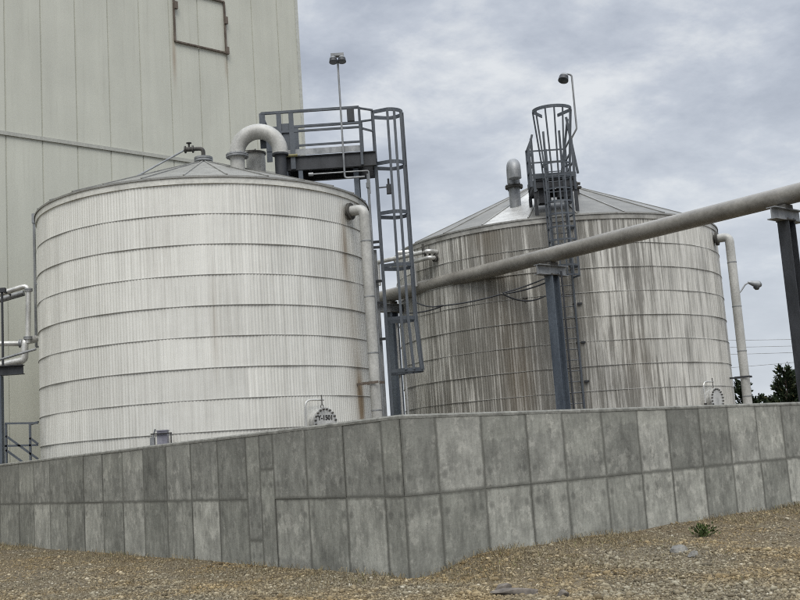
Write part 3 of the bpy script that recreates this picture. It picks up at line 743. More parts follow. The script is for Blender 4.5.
mb = MB(); mb.tube([(x0 + .55, y0 - .14, zd - .02), (x0 + .95, y0 - .14, zd - .02)], .04, 10); mb.cyl((x0+.55, y0-.14, zd+.15), (x0+.55, y0-.14, zd-.3), .05, 10); sub(mb, 'safety_bar', 'yellow_paint', pf)
mb = MB(); mb.tube(rounded([(-2.2, 28.93, 9.55), (-1.2, 28.93, 9.55), (-.62, 28.95, 9.55), (-.62, 28.95, 8.9)], .06), .02, 8)
mb.cyl((-2.28, 28.93, 9.55), (-2.15, 28.93, 9.55), .05, 8); sub(mb, 'conduit', 'galvanised', pf)
mb = MB(); mb.box((-1.02, 29.0 - .12, zd + 1.02), (.2, .12, .34)); sub(mb, 'switch_box', 'dark_steel', pf)

def caged_ladder(cx_, cy_, ang_, ztop, zbot, cage_top, cage_bot, wd, depth, hoops, label, flare=0, bars=5, hoop_r=.026, bar_r=.033, low_flare=.1):
    """out = direction the cage bulges; rails either side along `sd`"""
    out = Vector((math.cos(ang_), math.sin(ang_), 0)); sd_ = Vector((-out.y, out.x, 0)); C = Vector((cx_, cy_, 0))
    root = thing('caged_ladder', (cx_, cy_, zbot), label, 'ladder', 'caged ladders on the tanks')
    for s_ in (-1, 1):
        mb = MB(); mb.beam(C + sd_ * s_ * wd / 2 + Z * zbot, C + sd_ * s_ * wd / 2 + Z * ztop, .06, .09, out); sub(mb, 'side_rail', 'painted_steel', root)
    z = zbot + .3
    while z < ztop - .9:
        mb = MB(); mb.cyl(C - sd_ * wd / 2 + Z * z, C + sd_ * wd / 2 + Z * z, .016, 6); o = mb.build('rung', 'painted_steel', None); o.parent = root
        o.matrix_parent_inverse = Matrix.Translation(root.location).inverted(); z += .33
    def hoop_pts(k, n=20):
        r = depth / 2 * k; rs = wd * .5 + .14 * k
        c0 = out * (depth * k - depth / 2 * k)
        pts = [C + sd_ * (wd / 2)]
        for i in range(n + 1):
            a = PI / 2 - PI * i / n
            pts.append(C + c0 + out * (math.cos(a) * depth / 2 * k) + sd_ * (math.sin(a) * (wd / 2 + .17) * k))
        pts.append(C - sd_ * (wd / 2)); return pts
    ks = []
    for z in hoops:
        k = 1 + (flare * max(0, (z - (cage_top - 1.9)) / 1.9)) + (low_flare if abs(z - cage_bot) < .01 else 0)
        ks.append(k); mb = MB(); P = [p + Z * z for p in hoop_pts(k)]
        for a_, b_ in zip(P[:-1], P[1:]): mb.beam(a_, b_, .03, .10 if z == hoops[0] or bar_r > .03 else .05)
        sub(mb, 'cage_hoop', 'painted_steel', root, 60)
    for i in range(bars):
        idx = 1 + round(20 * i / (bars - 1)); mb = MB(); pr = []
        for z, k in zip(hoops, ks): pr.append(hoop_pts(k)[idx] + Z * z)
        for a_, b_ in zip(pr[:-1], pr[1:]): mb.beam(a_, b_, bar_r * 2, bar_r * 2, out)
        sub(mb, 'cage_bar', 'painted_steel', root)
    return root, C, out, sd_
lad1 = caged_ladder(-.42, 29.45, 0, 11.35, 0, 11.3, 4.0, .46, .84, [11.3, 9.8, 8.38, 6.9, 5.42, 4.0], 'tall caged steel ladder on the right of the nearer tank, reaching the walkway', bars=7, bar_r=.036)
lr = lad1[0]
mb = MB()
for z in (10.0, 9.45, 7.6, 7.45, 6.5, 5.9, 4.9):
    mb.beam((-.42, 29.25, z), (-.98, 29.35, z), .05, .07)
subs(mb, 'standoff', 'dark_steel', lr)
mb = MB(); mb.beam((-.78, 29.0, 11.37), (-.40, 29.05, 11.3), .05, .05); mb.beam((-.78, 30.2, 11.37), (-.40, 29.9, 11.3), .05, .05)
mb.beam((-.78, 29.0, 10.8), (-.40, 29.1, 10.7), .05, .05); mb.beam((-.40, 29.1, 11.3), (-.40, 29.1, 9.9), .06, .05)
subs(mb, 'grab_rail', 'painted_steel', lr)
jb = thing('junction_box', (.0, 29.1, 8.9), 'small black lamp box fixed on the near ladder cage below the walkway', 'box')
mb = MB(); mb.box((-.08, 29.2, 9.05), (.17, .14, .26)); sub(mb, 'housing', 'dark_steel', jb)
mb = MB(); mb.cyl((-.10, 29.2, 9.18), (-.10, 29.2, 9.35), .03, 8); mb.beam((-.42, 29.25, 9.12), (-.1, 29.2, 9.12), .03, .03); sub(mb, 'bracket', 'dark_steel', jb)
# thin conduit beside the ladder
cd_ = thing('conduit_pipe', (-.66, 29.1, 0), 'thin grey vertical conduit between the downpipe and the near ladder', 'pipe')
mb = MB(); mb.tube([(-.66, 29.1, 0), (-.66, 29.1, 9.5)], .035, 8); mb.cyl((-.66, 29.1, 9.1), (-.66, 29.1, 9.25), .06, 8); sub(mb, 'tube', 'galvanised', cd_)
mb = MB(); mb.tube([(-.60, 29.4, 0), (-.60, 29.4, 7.4)], .045, 8); sub(mb, 'tube', 'galvanised', cd_)

for nm_px, lab in ((401.5, 'slim pale vertical pipe under the near ladder cage, close to the blue column'), (407, 'slim pale vertical pipe under the near ladder cage, the one farther from the blue column')):
    b_ = at(nm_px, 398, 29.9); cpp = thing('conduit_pipe', (b_.x, 29.9, 0), lab, 'pipe')
    mb = MB(); mb.tube([(b_.x, 29.9, 0), (b_.x, 29.9, 5.5)], .032, 8); sub(mb, 'tube', 'stainless', cpp)
    mb = MB(); mb.beam((b_.x, 29.9, 3.95), (-.42, 29.68, 3.95), .04, .04); sub(mb, 'bracket', 'painted_steel', cpp)
# floodlights
def floodlight(base, path, r, heads, label, kind):
    root = thing('floodlight', base, label, 'floodlight', 'floodlights on the platforms')
    mb = MB(); mb.tube(path, r, 10); sub(mb, 'pole', 'galvanised', root)
    for (c, d, s_) in heads:
        d = Vector(d).normalized(); c = Vector(c)
        mb = MB(); mb.cyl(c - d * s_ * .55, c - d * s_ * .15, s_ * .72, 20, s_ * .86); mb.cyl(c - d * s_ * .8, c - d * s_ * .55, s_ * .45, 16)
        h = sub(mb, 'lamp_cap', 'galvanised', root)
        mb = MB(); mb.cyl(c - d * s_ * .15, c + d * s_ * .75, s_ * .86, 20, s_ * .98); sub(mb, 'lamp_shade', 'dark_steel', root)
        mb = MB(); mb.cyl(c + d * s_ * .755, c + d * s_ * .765, s_ * .9, 20); sub(mb, 'lens', 'lens_glass', root)
    return root
b1 = at(345, 178, 28.85); t1_ = at(337.5, 60, 28.85); b1.x = t1_.x = (b1.x + t1_.x) / 2
mid = Vector((b1.x, 28.85, b1.z))
fl1 = floodlight(mid, rounded([(b1.x + .55, 28.85, b1.z), (b1.x, 28.85, b1.z), (b1.x, 28.85, t1_.z)], .08), .028,
           [((t1_.x - .12, 28.8, t1_.z + .0), (0, -.25, -1), .12), ((t1_.x + .12, 28.8, t1_.z + .0), (0, -.25, -1), .12)], 'thin straight pole with twin downward lamps beside the near walkway', 2)
mb = MB(); mb.box((t1_.x, 28.83, t1_.z + .13), (.36, .16, .08)); sub(mb, 'mounting_bar', 'galvanised', fl1)

# ------------------------------------------------------------------ far tank platform and ladder
p2 = thing('access_platform', (5.1, 33.9, 9.0), 'small dark steel platform at the top of the far tank ladder', 'platform')
X0, X1, Y0, Y1 = 4.50, 5.78, 33.35, 34.7; ZD = 10.1
mb = MB(); mb.box(((X0 + X1) / 2, (Y0 + Y1) / 2, ZD), (X1 - X0, Y1 - Y0, .04)); sub(mb, 'deck_plate', 'painted_steel', p2)
mb = MB()
for y in (Y0, Y1): mb.ibeam((X0 - .04, y, ZD - .17), (X1 + .04, y, ZD - .17), .1, .26, .02)
for x in (X0, X1): mb.ibeam((x, Y0, ZD - .16), (x, Y1, ZD - .16), .1, .24, .02)
sub(mb, 'floor_beam', 'dark_steel', p2)
mb = MB(); mb.box(((X0 + X1) / 2, Y0 - .06, ZD + .08), (X1 - X0, .015, .16)); mb.box((X0 - .05, (Y0 + Y1) / 2, ZD + .08), (.015, Y1 - Y0, .16)); mb.box((X1 + .05, (Y0 + Y1) / 2, ZD + .08), (.015, Y1 - Y0, .16)); subs(mb, 'kick_plate', 'painted_steel', p2)
for x, y in ((X0, Y0), (X0, Y1), (X1, Y0), (X1, Y1), ((X0 + X1) / 2, Y1)):
    mb = MB(); mb.box((x, y - .03, ZD + .45), (.075, .06, 1.75)); sub(mb, 'rail_post', 'painted_steel', p2)
for z in (ZD + 1.3, ZD + .9, ZD + .5):
    rail([(X0, Y0, z), (X0, Y1, z), (X1, Y1, z), (X1, Y0, z)], par=p2, r=.022)
mb = MB(); mb.beam((X0 - .1, Y0 - .05, ZD + .95), (X0 + .05, Y0 - .03, ZD + 1.45), .07, .07); mb.beam((X0 - .1, Y0 - .05, ZD - .25), (X0 - .1, Y0 - .05, ZD + .98), .08, .07)
mb.beam((X1 - .35, Y0 + .3, ZD + .2), (X1 - .05, Y0, ZD + 1.9), .07, .07); mb.beam((X1 + .12, Y0, ZD + .1), (X1 - .1, Y0 - .05, ZD + 1.95), .07, .06)
subs(mb, 'brace', 'painted_steel', p2)
mb = MB(); mb.box((X0 + .3, Y0 + .3, ZD - .5), (.35, .35, .5)); mb.box((X1 - .35, Y0 + .3, ZD - .42), (.4, .35, .34)); subs(mb, 'bearing_frame', 'dark_steel', p2)
for x, y in ((X0, Y0 + .02), (X1, Y0 + .02), (X0, Y1), (X1, Y1)):
    mb = MB(); mb.ibeam((x, y, max(roofz(T2, x, y), 8.5) - .05), (x, y, ZD - .3), .1, .1, .015); sub(mb, 'leg', 'dark_steel', p2)
lad2 = caged_ladder(5.1, 32.9, -PI / 2, 11.5, 0, 12.0, 6.8, .5, .72, [12.0, 10.3, 9.9, 9.5, 9.1, 8.7, 8.3, 7.9, 7.5, 7.1, 6.8], 'caged steel ladder climbing the streaked front of the far tank', flare=.42, bars=7, bar_r=.023, low_flare=.0)
mb = MB()
for z in (8.4, 7.2, 6.0, 4.8, 3.6):
    for s_ in (-.25, .25): mb.beam((5.1 + s_, 32.9, z), (5.1 + s_, 33.15, z), .05, .05)
    mb.box((5.1 + .42, 33.04, z), (.14, .08, .06))
subs(mb, 'standoff', 'dark_steel', lad2[0])
a2 = at(572, 132, 33.2); t2_ = at(571, 77, 33.2); k2 = at(576.5, 127, 33.2)
fl2 = floodlight((a2.x, 33.2, a2.z), rounded([(X1 - .05, Y0, ZD + 1.15), (k2.x, 33.2, k2.z - .05), (k2.x, 33.2, t2_.z + .07), (t2_.x - .12, 33.2, t2_.z + .11)], .12), .03,
           [((at(563.5, 78, 33.2).x, 33.15, at(563.5, 78, 33.2).z), (-.28, -.35, -1), .17)], 'single tilted lamp on a bent pole above the far tank platform', 1)

# ------------------------------------------------------------------ the overhead pipe and its T posts
A0 = at(600, 242.5, 30.0); vp = ray(-501, 522.7); pd = Vector((vp.x, vp.y, 0)).normalized()   # towards the building
PZ = A0.z
def pipe_at(px, py=None):
    # point on the pipe axis on image column px
    lo, hi = -30.0, 30.0
    for _ in range(60):
        mdl = (lo + hi) / 2; P = Vector((A0.x, A0.y, PZ)) + pd * mdl - ORG
        uu = 400 + FOC * P.dot(RT) / P.dot(FW)
        if uu > px: lo = mdl
        else: hi = mdl
    return Vector((A0.x, A0.y, PZ)) + pd * lo
pe = Vector((A0.x, A0.y, PZ)); ps = pe - pd * 9.5; pend = pe + pd * 14.0
# clip the far end at the building face
tt = (bD - ps.dot(bn)) / pd.dot(bn); pend = ps + pd * (tt + .02)
ovh = thing('overhead_pipe', ps, 'long straight grey-brown pipe crossing the whole yard above the wall on T posts', 'pipe')
mb = MB(); mb.tube([ps, pend], .23, 32); sub(mb, 'pipe_run', 'brown_pipe', ovh)
mb = MB(); L = (pend - ps).length; s_ = 1.3
while s_ < L: mb.cyl(ps + pd * s_, ps + pd * (s_ + .02), .229, 32); s_ += 3.2
subs(mb, 'joint_band', 'pipe_jacket', ovh)
mb = MB(); s_ = -.0
pn = Vector((-pd.y, pd.x, 0))
for i, (px, lab) in enumerate(((391, 'blue steel T post under the overhead pipe, beside the near caged ladder'), (550, 'blue steel T post under the overhead pipe, left of the far tank ladder'), (783, 'steel T post coloured dark as shade, under the overhead pipe at the right edge'))):
    B = pipe_at(px); 
    root = thing('pipe_support', (B.x, B.y, 0), lab, 'post', 'T posts carrying the overhead pipe')
    zt_ = PZ - .225
    mb = MB(); mb.box((B.x, B.y, zt_ - .05), (.26, .32, .10), (pd, pn, Z)); sub(mb, 'saddle', 'cast_iron', root)
    mb = MB(); mb.ibeam(B - pn * .62 + Z * (zt_ - .24 - B.z), B + pn * .62 + Z * (zt_ - .24 - B.z), .24, .30, .025); sub(mb, 'crossbeam', 'galvanised', root)
    mb = MB(); mb.box((B.x, B.y, zt_ - .385), (.34, .34, .03), (pd, pn, Z))
    for s1 in (-1, 1):
        for s2 in (-1, 1): mb.cyl(B + pd * s1 * .13 + pn * s2 * .13 + Z * (zt_ - .45 - B.z), B + pd * s1 * .13 + pn * s2 * .13 + Z * (zt_ - .34 - B.z), .02, 6)
    sub(mb, 'cap_plate', 'cast_iron', root)
    mb = MB(); mb.ibeam((B.x, B.y, .02), (B.x, B.y, zt_ - .40), .30, .30, .028, pn); sub(mb, 'post', 'dark_steel' if i == 2 else 'blue_steel', root)  # right post is backlit: its shade is put into a darker colour
    mb = MB(); mb.box((B.x, B.y, .02), (.5, .5, .04), (pd, pn, Z)); sub(mb, 'base_plate', 'blue_steel', root)
    if i == 1:
        mb = MB(); q0 = B - Z * 1.0 + pd * -.22 - Y * .1
        mb.tube([q0 + X * .1 + Z * .45, q0 + X * .12 - Z * 5.8], .03, 8); sub(mb, 'conduit', 'dark_steel', root)
# cables slung from the middle post
cb = thing('slung_cables', pipe_at(548) - Z * .5, 'thin dark cables sagging left from the middle T post in front of the far tank', 'cable')
def sag(a_, b_, s_, n=14): return [a_.lerp(b_, i / n) - Z * s_ * 4 * (i / n) * (1 - i / n) for i in range(n + 1)]
Bm = pipe_at(545)
for (xa, ya, xb, yb, dy, sg) in ((545, 283, 502, 294, 32, .05), (502, 294, 440, 306, 33, .05), (440, 306, 412, 300, 34, .1), (503, 293, 546, 278, 32, .03), (503, 294, 545, 296, 32, .18), (440, 307, 405, 313, 34, .06)):
    mb = MB(); mb.tube(sag(at(xa, ya, dy - .4), at(xb, yb, dy + .6), sg), .024, 6); sub(mb, 'cable', 'dark_steel', cb)
mb = MB()
for (xa, ya, dy) in ((440, 306, 33.8), (503, 294, 32.3), (525, 298, 32.2)): p = at(xa, ya, dy); mb.cyl(p - X * .08, p + X * .08, .04, 8); mb.cyl(p, p - Z * .16, .02, 6)
subs(mb, 'clamp', 'cast_iron', cb)

# small pipes between the tanks
sp1 = thing('branch_pipes', pipe_at(400), 'pair of slim pale pipes joining the left of the far tank above the overhead pipe', 'pipe')
Pn, nn = hit(T2, 437, 254)
for dz, dx, xe in ((.07, 0, 377), (-.14, .1, 392)):
    a_ = Pn + Z * dz; E_ = at(xe, 255, 36.2); E_.z = a_.z
    mb = MB(); path = rounded([a_, a_ + nn * .35, E_] + ([Vector((E_.x, E_.y, PZ + .2))] if dx == 0 else []), .12); mb.tube(path, .075, 12); sub(mb, 'branch', 'stainless', sp1)
mb = MB(); v_ = at(413, 252, 35.7); w_ = pipe_at(413); mb.tube(rounded([Vector((v_.x - .5, v_.y, v_.z)), v_, Vector((v_.x, v_.y, PZ))], .1), .085, 12); sub(mb, 'riser', 'stainless', sp1)
mb = MB()
for f_ in (.25, .5): flange(mb, Pn + nn * .12 + Z * .07 - X * f_ * .6, X, .13, .03)
flange(mb, Pn + nn * .1 - Z * .14, nn, .13, .03); mb.cyl(Pn - X * .3 + nn * .2, Pn - X * .3 + nn * .2 + Z * .35, .04, 8); sub(mb, 'valve', 'cast_iron', sp1)

# ------------------------------------------------------------------ left edge: pipes, post, stair rail
lp = thing('corner_pipes', at(28, 345, 29.6), 'silver pipes with elbows at the left edge beside the nearer tank', 'pipe')
YL = 29.6
def A(x, y, Yq=YL): return at(x, y, Yq)
mb = MB(); mb.tube(rounded([A(-45, 312, 29.0), A(0, 294), A(28.5, 285), A(27.8, 343)], .16), .075, 14); sub(mb, 'pipe', 'stainless', lp)
mb = MB(); mb.tube(rounded([A(-40, 344), A(20, 343.5), A(24, 344.5)], .05), .075, 14); sub(mb, 'pipe', 'stainless', lp)
mb = MB(); mb.tube(rounded([A(36, 339, 29.9), A(24.5, 341), A(24.5, 360), A(-30, 372)], .14), .105, 16); sub(mb, 'pipe', 'stainless', lp)
mb = MB(); mb.tube(rounded([A(-40, 371, 29.2), A(0, 359.5, 29.2), A(36, 349, 29.2)], .05), .035, 10); sub(mb, 'pipe', 'galvanised', lp)
for p_, d_, r_f in ((A(27.9, 338), Z, .12), (A(28.5, 290), Z, .11), (A(21, 343.5), X, .12)):
    mb = MB(); flange(mb, p_, d_, r_f); sub(mb, 'flange', 'galvanised', lp)
mb = MB(); mb.tube([A(0, 300, 29.9), A(24, 293, 29.9)], .085, 12); sub(mb, 'pipe', 'galvanised', lp)
rp = thing('riser_conduit', A(37, 345, 29.9), 'thin dark conduit running up the left side of the nearer tank to its rim', 'pipe')
mb = MB(); c0, c1 = A(36.5, 347, 30.1), A(34.5, 222, 30.1); c1.x = c0.x = (c0.x + c1.x) / 2 - .01; mb.tube([c0, c1], .04, 8); sub(mb, 'tube', 'galvanised', rp)
mb = MB(); mb.box(c1 + Z * .1, (.1, .1, .28)); mb.beam(c1 + Z * .2, c1 + Z * .2 + X * .2, .03, .03); mb.beam(c0, c0 + X * .2, .05, .05); mb.beam((c0 + c1) / 2, (c0 + c1) / 2 + X * .2, .05, .05); sub(mb, 'bracket', 'galvanised', rp)
px_ = A(1.5, 460, 28.9)
pr = thing('pipe_rack', (px_.x, px_.y, 0), 'dark steel post and beam at the left edge under the silver pipes', 'rack')
tp = A(1.5, 376, 28.9).z
mb = MB(); mb.ibeam((px_.x - .05, px_.y, 0), (px_.x - .05, px_.y, tp), .2, .2, .02, X); sub(mb, 'post', 'blue_steel', pr)
mb = MB(); mb.ibeam((px_.x - 1.6, px_.y, tp + .14), (px_.x + .62, px_.y, tp + .14), .2, .26, .025); sub(mb, 'beam', 'dark_steel', pr)
mb = MB(); mb.ibeam((px_.x - 1.6, px_.y, 0), (px_.x - 1.6, px_.y, tp), .2, .2, .02, X); sub(mb, 'post', 'blue_steel', pr)
for i in range(1): pass
mb = MB(); p = A(2, 291, 29.2); mb.box(p + Z * .02, (.2, .12, .12)); mb.beam(p, p + Y * 1.0, .04, .04); mb.beam(Vector((p.x, p.y, tp + .27)), p, .05, .05); subs(mb, 'clamp', 'dark_steel', pr)
YS = 28.0
def S(x, y, Yq=YS): return at(x, y, Yq)
st = thing('stair_rail', (S(6, 470).x, YS, 0), 'dark steel stair handrail just above the wall at the far left', 'railing')
gz = lambda p: Vector((p.x, p.y, 0))
for x in (6, 30):
    a_ = S(x, 424); mb = MB(); mb.beam(Vector((a_.x, a_.y, 0)), a_, .05, .05); sub(mb, 'post', 'painted_steel', st)
for (xa, ya, xb, yb, Yb) in ((5, 423.5, 38, 423, YS), (5, 446, 38, 445, YS), (6, 436, 38, 459, YS), (6, 450, 24, 463, YS), (30, 438, 38, 444, YS), (30, 424.5, 38, 422, YS + .8)):
    mb = MB(); mb.beam(S(xa, ya), S(xb, yb, Yb), .05, .05); sub(mb, 'rail', 'painted_steel', st)
# stair stringer and treads hidden low behind the wall carry the rail
mb = MB(); a_ = S(6, 450); b_ = S(38, 473); 
mb.beam(Vector((a_.x - .2, YS, 1.3)), Vector((b_.x + 1.2, YS, .05)), .06, .2); mb.beam(Vector((a_.x - .2, YS + .8, 1.3)), Vector((b_.x + 1.2, YS + .8, .05)), .06, .2)
subs(mb, 'stringer', 'painted_steel', st)

# control box behind the wall
q = at(163, 438, 25.6); cbx = thing('control_box', (q.x, q.y, 0), 'small violet-grey box in a black bracket just above the wall beside the nearer tank', 'box')
mb = MB(); mb.box(q, (.24, .2, .30)); mb.box(q + Z * .17, (.26, .22, .03)); sub(mb, 'case', 'box_violet', cbx)
mb = MB(); mb.beam(q + Vector((-.26, -.13, .1)), q + Vector((.24, -.13, .1)), .02, .03); mb.beam(q + Vector((.22, -.13, .1)), q + Vector((.22, -.13, -.2)), .035, .02, X)
mb.box((q.x, q.y + .05, q.z / 2 - .1), (.06, .06, q.z - .1)); sub(mb, 'bracket', 'black_paint', cbx)
mb = MB(); mb.box(q + Vector((-.25, .02, -.08)), (.1, .12, .22)); mb.cyl(q + Vector((-.25, .02, .02)), q + Vector((-.18, .02, .22)), .02, 8); sub(mb, 'switch', 'galvanised', cbx)

# ------------------------------------------------------------------ street lamp, power line, trees
hl = at(756, 284, 46); pb = at(737, 293, 46)
slr = thing('street_lamp', (pb.x, 46, 0), 'grey street lamp on a curved arm behind the right downpipe', 'street lamp')
mb = MB(); mb.tube([(pb.x, 46, 0), (pb.x, 46, pb.z + .1)], [.12, .07], 12); sub(mb, 'pole', 'galvanised', slr)
mb = MB(); mb.tube([Vector((pb.x, 46, pb.z - .1)), Vector((pb.x + .2, 46, pb.z + .1)), Vector((pb.x + .38, 46, pb.z + .33)), Vector((pb.x + .55, 46, pb.z + .43)), hl + Vector((-.18, 0, .06))], .035, 8); sub(mb, 'arm', 'galvanised', slr)
mb = MB(); dh = Vector((.96, 0, -.28)).normalized()
mb.tube([hl - dh * .36, hl - dh * .2, hl, hl + dh * .14, hl + dh * .24], [.05, .10, .165, .16, .06], 14); sub(mb, 'lamp_head', 'galvanised', slr)
mb = MB(); mb.tube([hl - dh * .05 - Z * .08, hl + dh * .04 - Z * .17, hl + dh * .1 - Z * .2], [.13, .12, .04], 12); sub(mb, 'lens', 'lens_glass', slr)

pw = thing('power_line', (24, 74, 0), 'thin overhead power wires across the sky beyond the far tank', 'power line')
YP = 70
wires = [(735, 336.5, 800, 335.5), (735, 350.5, 800, 348.5), (735, 363.5, 800, 358), (735, 343.5, 800, 342)]
for (xa, ya, xb, yb) in wires:
    a_, b_ = at(xa, ya, YP), at(xb, yb, YP); d = (b_ - a_)
    mb = MB(); mb.tube(sag(a_ - d * 3.2, b_ + d * 3.2, .25, 24), .016, 5); sub(mb, 'wire', 'galvanised', pw)
for k in (-3.2, 4.2):
    a_, b_ = at(735, 350, YP), at(800, 348, YP); p = a_ + (b_ - a_) * k
    mb = MB(); mb.tube([(p.x, p.y + .2, 0), (p.x, p.y + .2, 9.4)], [.17, .11], 10); mb.beam((p.x, p.y, 8.9), (p.x, p.y + .4, 8.9), 2.2, .12); sub(mb, 'utility_pole', 'weathered_wood', pw)

def conifer(px, ptop, Yt, spread, label, seedv, dens=1.0):
    r_ = random.Random(seedv); T_ = at(px, ptop, Yt); H = T_.z; bx_, by_ = T_.x, Yt
    root = thing('conifer_tree', (bx_, by_, 0), label, 'tree', 'conifers beyond the wall')
    mb = MB(); mb.tube([(bx_, by_, 0), (bx_ + .03, by_, H * .5), (bx_, by_, H * .97)], [.09, .05, .012], 8)
    cr_ = MB(); nb = int(80 * dens)
    for i in range(nb):
        f = (i + .5) / nb; z = H * (.12 + .84 * f); L = spread * (1.05 - f) ** .75 * r_.uniform(.55, 1.1) + .12
        a = r_.uniform(0, 2 * PI); el = r_.uniform(.35, .85)
        d = Vector((math.cos(a) * math.cos(el), math.sin(a) * math.cos(el), math.sin(el)))
        p0 = Vector((bx_, by_, z)); pm = p0 + d * L * .55 - Z * .05 * L; p1 = p0 + d * L + Z * .15 * L
        mb.tube([p0, pm, p1], [.018, .010, .004], 4)
        npu = int(L * 62) + 4
        for k in range(npu):
            t = r_.uniform(.22, 1.05); q = p0.lerp(pm, t * 2) if t < .5 else pm.lerp(p1, (t - .5) * 2)
            dd = (d + Vector((r_.gauss(0, .45), r_.gauss(0, .45), r_.gauss(.1, .35)))).normalized()
            q = q + Vector((r_.gauss(0, .03), r_.gauss(0, .03), r_.gauss(0, .03)))
            s_ = r_.uniform(.10, .22); e = dd.cross(Vector((r_.gauss(0, 1), r_.gauss(0, 1), r_.gauss(0, 1)))).normalized() * s_ * .18
            cr_.add([q - e, q + e, q + dd * s_ * .7 + e * .8, q + dd * s_, q + dd * s_ * .7 - e * .8], [(0, 1, 2, 3, 4)], min(1, max(0, r_.gauss(.45, .25))))
    sub(mb, 'trunk', 'wood_bark', root); sub(cr_, 'crown', 'conifer_needles', root, 0)
conifer(784, 366, 44, 1.45, 'tallest feathery dark conifer above the wall left of the right T post', 1, 1.3)
conifer(740, 379, 42, .85, 'dark conifer rising between the far tank and its right downpipe', 2)
conifer(757, 396, 47, .9, 'low dark conifer tip just right of the right downpipe', 3, .9)
conifer(772, 396, 50, 1.1, 'low dark conifer between two taller ones above the wall', 4, .9)
conifer(797, 386, 48, 1.3, 'dark conifer partly behind the right T post', 5, 1.1)
conifer(815, 380, 52, 1.5, 'dark conifer at the right edge beyond the T post', 6, 1)
conifer(749, 398, 40, .8, 'lowest dark conifer tip directly behind the right downpipe', 7, .9)
conifer(789, 393, 46, 1.3, 'low dark conifer in front of the tallest one, left of the T post', 8, .9)

# ------------------------------------------------------------------ pebbles, dry grass, weeds, stones
def scatter_pebbles(n):
    pts = []
    while len(pts) < n:
        u = rng.uniform(-30, 830); v = 500 + 125 * rng.random() ** .8
        d = ray(u, v)
        if d.z > -.02: continue
        P = ORG + d * ((GZ - EYE) / d.z)
        q = P - CORNER
        dl, dr_ = q.dot(nL), q.dot(nR)
        if dl < .02 and dr_ < .02: continue
        pts.append((P.x, P.y))
    return pts
ico_v = []; 
for z, r, n, ph in ((-.7, .6, 5, 0), (.0, 1.0, 6, .3), (.62, .65, 5, .1)):
    ico_v.append([(r * math.cos(2 * PI * k / n + ph), r * math.sin(2 * PI * k / n + ph), z) for k in range(n)])
bmx = bmesh.new(); bmesh.ops.create_icosphere(bmx, subdivisions=1, radius=1)
iv = np.array([v.co[:] for v in bmx.verts]); bmx.verts.index_update(); itr = np.array([[v.index for v in f.verts] for f in bmx.faces]); bmx.free()
pts = scatter_pebbles(85000); n = len(pts)
sz = np.exp(rng.normal(math.log(.0078), .55, n)).clip(.004, .04)
sc3 = sz[:, None] * rng.uniform([.8, .7, .45], [1.4, 1.1, .8], (n, 3))
jit = 1 + rng.normal(0, .16, (n, 12, 1)); V = iv[None] * jit * sc3[:, None, :]
a = rng.uniform(0, 2 * PI, n); ca, sa = np.cos(a)[:, None], np.sin(a)[:, None]
tl = rng.normal(0, .3, n)[:, None]; Vy = V[..., 1] - V[..., 2] * tl; Vz = V[..., 2] + V[..., 1] * tl
W = np.stack([V[..., 0] * ca - Vy * sa, V[..., 0] * sa + Vy * ca, Vz], -1)
base = np.array([(x, y, gh(x, y)) for x, y in pts]); base[:, 2] += sc3[:, 2] * .35
W += base[:, None, :]
FF = (itr[None] + (np.arange(n) * 12)[:, None, None]).reshape(-1, 3)
me = bpy.data.meshes.new('gravel'); me.vertices.add(n * 12); me.vertices.foreach_set('co', W.reshape(-1))
me.loops.add(len(FF) * 3); me.loops.foreach_set('vertex_index', FF.reshape(-1).astype(np.int32))
me.polygons.add(len(FF)); me.polygons.foreach_set('loop_start', np.arange(0, len(FF) * 3, 3, dtype=np.int32)); me.polygons.foreach_set('loop_total', np.full(len(FF), 3, dtype=np.int32))
me.update(calc_edges=True)
tn = rng.beta(2.0, 2.3, n); at_ = me.attributes.new('tone', 'FLOAT', 'FACE'); at_.data.foreach_set('value', np.repeat(tn, 20).astype(np.float32))
me.materials.append(MATS['pebble']); og = bpy.data.objects.new('gravel', me); col.objects.link(og)
tag(og, 'loose tan and grey pebbles covering the ground before the wall', 'gravel', None, 'stuff')

# dry grass blades along the wall foot and in patches
gb = MB(); r_ = random.Random(11)
def blade(x, y, h, tone):
    z = gh(x, y); a = r_.uniform(0, 2 * PI); l = r_.uniform(.3, 1.3); w_ = r_.uniform(.0025, .005)
    e = Vector((math.cos(a), math.sin(a), 0)) * w_; b_ = Vector((r_.gauss(0, 1), r_.gauss(0, 1), 0)).normalized() * h * l
    p = Vector((x, y, z)); m_ = p + b_ * .4 + Z * h * .7; t = p + b_ + Z * h * (1.0 - .35 * l)
    gb.add([p - e, p + e, m_ + e * .8, m_ - e * .8, t], [(0, 1, 2, 3), (3, 2, 4)], tone)
for (d, n_, L, cnt) in ((dL, nL, 19, 10000), (dR, nR, 12.5, 16000)):
    for i in range(cnt):
        s_ = r_.uniform(.0, L); off = abs(r_.gauss(0, .75)) + .02
        cl = math.sin(s_ * 2.3 + L) + math.sin(s_ * 5.1) * .6 + math.sin(s_ * .9)
        if r_.random() > .35 + .28 * cl: continue
        p = CORNER + d * s_ + n_ * off; blade(p.x, p.y, r_.uniform(.02, .07) * (1.7 if off < .15 else 1), min(1, max(0, r_.gauss(.55, .2))))
for i in range(150):
    P = onz(r_.uniform(0, 800), r_.uniform(548, 598)); q = P - CORNER
    if q.dot(nL) < .1 and q.dot(nR) < .1: continue
    for k in range(r_.randint(10, 60)): blade(P.x + r_.gauss(0, .22), P.y + r_.gauss(0, .3), r_.uniform(.015, .045), min(1, max(0, r_.gauss(.5, .2))))
